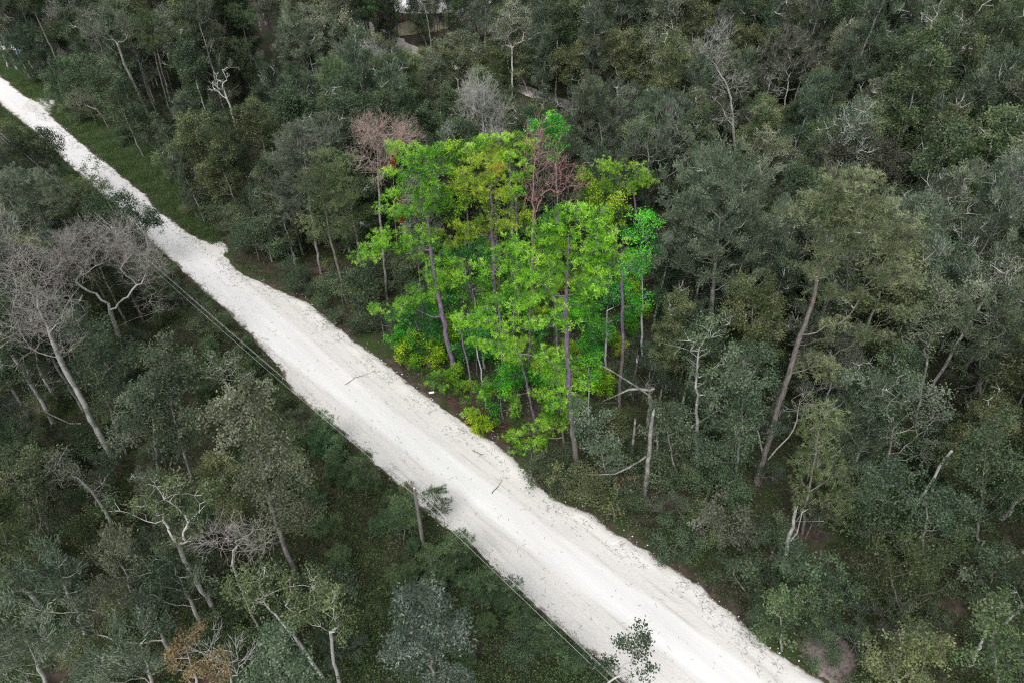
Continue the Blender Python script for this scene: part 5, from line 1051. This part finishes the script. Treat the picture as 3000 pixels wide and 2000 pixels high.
for _ in range(3200):                                 # understorey bushes
    y = rf.uniform(20, 120); hwid = 1500 / FPX * (y * math.cos(TH) + 50 * math.sin(TH)) + 3; x = rf.uniform(-hwid, hwid)
    s, t = ST(x, y); l, e = edges(np.array([s])); left = t < l[0]
    if l[0] - .9 < t < e[0] + .9: continue
    if inpoly(x, y, VERGE) or inpoly(x, y, CLR): continue
    px, py, zc = proj(np.array([x, y, 1.5]))
    if inpoly(x, y, GRV) and (rf.random() < .45 or y < 46): continue
    if inpoly(x, y, GRV): key = ['hbush', 'hbushg', 'hbushg', 'hbusht'][rf.integers(0, 4)]; sc = rf.uniform(.6, 1.1)
    elif left and t > l[0] - 9 and s > 24: key = 'young' if rf.random() < .55 else ['bush', 'bushol', 'bushte'][rf.integers(0, 3)]; sc = rf.uniform(.38, .72)
    else: key = ['bush', 'bush', 'bushol', 'bushte'][rf.integers(0, 4)]; sc = rf.uniform(.6, 1.4)
    nm, cat, desc, h, cr = INFO[key]; a = np.array(low) if low else np.zeros((0, 3))
    if len(a) and np.any(np.hypot(a[:, 0] - x, a[:, 1] - y) < cr * sc * (1.1 if 0 < t - e[0] < 8 else 1.55)): continue
    if t < l[0] and t > l[0] - 2 and (px > 700): sc = min(sc, .55)
    if covers(x, y, h * sc, cr * sc, .9): continue
    low.append((x, y, 0)); copy_tree(key, x, y, sc, rf.uniform(0, 6.28), rf.uniform(.75, 1.15))
print('LOW', len(low))

# the few hundred smallest and most hidden ones beyond the traced and copied trees: one object each for trees and bushes
def instancer(name, label, cat, rows):
    if not rows: return
    keys = sorted({(q[0], q[1]) for q in rows}); o = bpy.data.objects.new(name, bpy.data.meshes.new(name)); COL.objects.link(o); tag(o, label, cat, kind='stuff')
    me = o.data; me.vertices.add(len(rows)); me.vertices.foreach_set('co', np.array([q[2:5] for q in rows], np.float32).ravel())
    for nm, tp, vals in (('rz', 'FLOAT_VECTOR', [(0, 0, q[5]) for q in rows]), ('sc', 'FLOAT_VECTOR', [(q[6], q[6], q[6] * q[7]) for q in rows])):
        a = me.attributes.new(nm, tp, 'POINT'); a.data.foreach_set('vector', np.array(vals, np.float32).ravel())
    a = me.attributes.new('pi', 'INT', 'POINT'); a.data.foreach_set('value', np.array([keys.index((q[0], q[1])) for q in rows], np.int32))
    ng = bpy.data.node_groups.new(name, 'GeometryNodeTree'); ng.interface.new_socket('Geometry', in_out='INPUT', socket_type='NodeSocketGeometry'); ng.interface.new_socket('Geometry', in_out='OUTPUT', socket_type='NodeSocketGeometry')
    N = ng.nodes.new; Lk = ng.links.new; gi = N('NodeGroupInput'); go = N('NodeGroupOutput'); jn = N('GeometryNodeJoinGeometry')
    def na(nm, tp):
        x = N('GeometryNodeInputNamedAttribute'); x.data_type = tp; x.inputs['Name'].default_value = nm; return next(k for k in x.outputs if k.enabled and k.name == 'Attribute')
    rz, sc_, pi = na('rz', 'FLOAT_VECTOR'), na('sc', 'FLOAT_VECTOR'), na('pi', 'INT'); er = N('FunctionNodeEulerToRotation'); Lk(rz, er.inputs[0])
    for part in (0, 1):
        c = bpy.data.collections.new(f'{name}_{part}')
        for i, (k, j) in enumerate(keys): c.objects.link(bpy.data.objects.new(f'{name}_{part}_{i:03d}', PROTO[k][j][part]))
        ci = N('GeometryNodeCollectionInfo'); ci.inputs['Collection'].default_value = c; ci.inputs['Separate Children'].default_value = True; ci.inputs['Reset Children'].default_value = True
        ip = N('GeometryNodeInstanceOnPoints'); ip.inputs['Pick Instance'].default_value = True
        Lk(gi.outputs[0], ip.inputs['Points']); Lk(ci.outputs[0], ip.inputs['Instance']); Lk(pi, ip.inputs['Instance Index']); Lk(er.outputs[0], ip.inputs['Rotation']); Lk(sc_, ip.inputs['Scale']); Lk(ip.outputs[0], jn.inputs[0])
    Lk(jn.outputs[0], go.inputs[0]); m = o.modifiers.new('instances', 'NODES'); m.node_group = ng
instancer('background_trees', 'smaller half-hidden trees filling the gaps of the woods', 'trees', [q for q in STUFF if INFO[q[0]][1] not in (SH, 'young pine')])
instancer('background_shrubs', 'small half-hidden bushes filling the gaps under the trees', 'shrubs', [q for q in STUFF if INFO[q[0]][1] in (SH, 'young pine')])

# ------------------------------------------------------------------ ground cover nobody could count
def scatter(name, label, cat, leaf, N, region, size, asp, up, hgt, seed):
    r = np.random.default_rng(seed); P = []
    y = 18 + (r.random(N * 3) ** 1.35) * 110; hw = 1500 / FPX * (y * math.cos(TH) + 50 * math.sin(TH)) + 4; x = (r.random(N * 3) * 2 - 1) * hw
    ok = region(x, y); x, y = x[ok][:N], y[ok][:N]
    cl = fbm2(x, y, seed, 4, .22); zmax = hgt * np.clip(.55 + .5 * cl, .08, 1.5); z = gz(x, y) + zmax * (.35 + .65 * r.random(len(x)) ** .5)
    g = Geo(); leafquads(g, np.stack([x, y, z], 1), size, size * asp, up, np.clip(.5 + .22 * cl + r.normal(size=len(x)) * .2, 0, 1), r)
    tag(link(name, g.build(name, [LF[leaf]])), label, cat, kind='stuff')
def reg_under(x, y):
    s, t = ST(x, y); l, e = edges(s); v = (t > e) & (t < e + 9) & (s < 3) & (s > -75)
    bare = fbm2(x, y, 61, 3, .09) > .62
    for P_ in (LITTER, EARTH):
        c = np.mean(P_, 0); rad_ = np.mean(np.hypot(*(np.array(P_) - c).T)) * .85
        if P_ is EARTH: bare |= np.hypot(x - c[0], y - c[1]) < rad_
    sg, tg = ST(x, y); bare |= (sg > 34) & (sg < 58) & (tg > 7.6) & (tg < 13) & (np.random.default_rng(1).random(len(x)) < .75)
    return ((t < l - .15) | (t > e + .25)) & ~v & ~bare
scatter('undergrowth', 'tangled dark undergrowth covering the forest floor', 'undergrowth', 'under', 640000, reg_under, .16, .55, .7, 1.3, 201)
GX = np.array([p for p in GRV])
def reg_grove(x, y):
    k = np.zeros(len(x), bool); n = len(GX)
    for i in range(n):
        (x1, y1), (x2, y2) = GX[i], GX[i - 1]
        if y1 != y2: k ^= ((y1 > y) != (y2 > y)) & (x < (x2 - x1) * (y - y1) / (y2 - y1) + x1)
    return k & (fbm2(x, y, 77, 3, .15) > -.35)
scatter('grove_undergrowth', 'bright green leafy plants growing thickly under the vivid grove', 'undergrowth', 'hunder', 60000, reg_grove, .17, .55, .6, .9, 204)
def reg_strip(x, y):
    s, t = ST(x, y); l, e = edges(s); return (t < l - .05) & (t > l - 8 - 5 * (s > 45)) & (s > -60)
scatter('roadside_weeds', 'dense green weeds and brambles along the left side of the road', 'weeds', 'weed', 230000, reg_strip, .15, .42, .2, 1.0, 202)
g = Geo(); r = np.random.default_rng(203); N = 280000; s = r.uniform(-95, 6, N); l, e = edges(s); t = e + .05 + r.random(N) * np.interp(s, [-95, -40, -10, 6], [6, 8.5, 6.5, 1.5])
t2 = l - .05 - r.random(N) * 3.5; k = r.random(N) < .25; t = np.where(k, t2, t); x, y = XY(s, t); P = np.stack([x, y, np.zeros(N)], 1)
hgt_ = .28 + .15 * fbm2(x, y, 6, 4, .2); U = nrm(r.normal(size=(N, 3)) * [.35, .35, .1] + [0, 0, 1]) * (hgt_ * (.5 + r.random(N)))[:, None]; Sd = nrm(np.cross(U, r.normal(size=(N, 3)))) * .03
g.add(np.stack([P - Sd, P + Sd, P + U], 1), np.arange(3 * N).reshape(N, 3), 0, np.clip(.5 + .25 * fbm2(x, y, 8, 4, .25) + r.normal(size=N) * .15, 0, 1))
tag(link('grass', g.build('grass', [LF['grass']])), 'short green grass of the road verges', 'grass', kind='stuff')
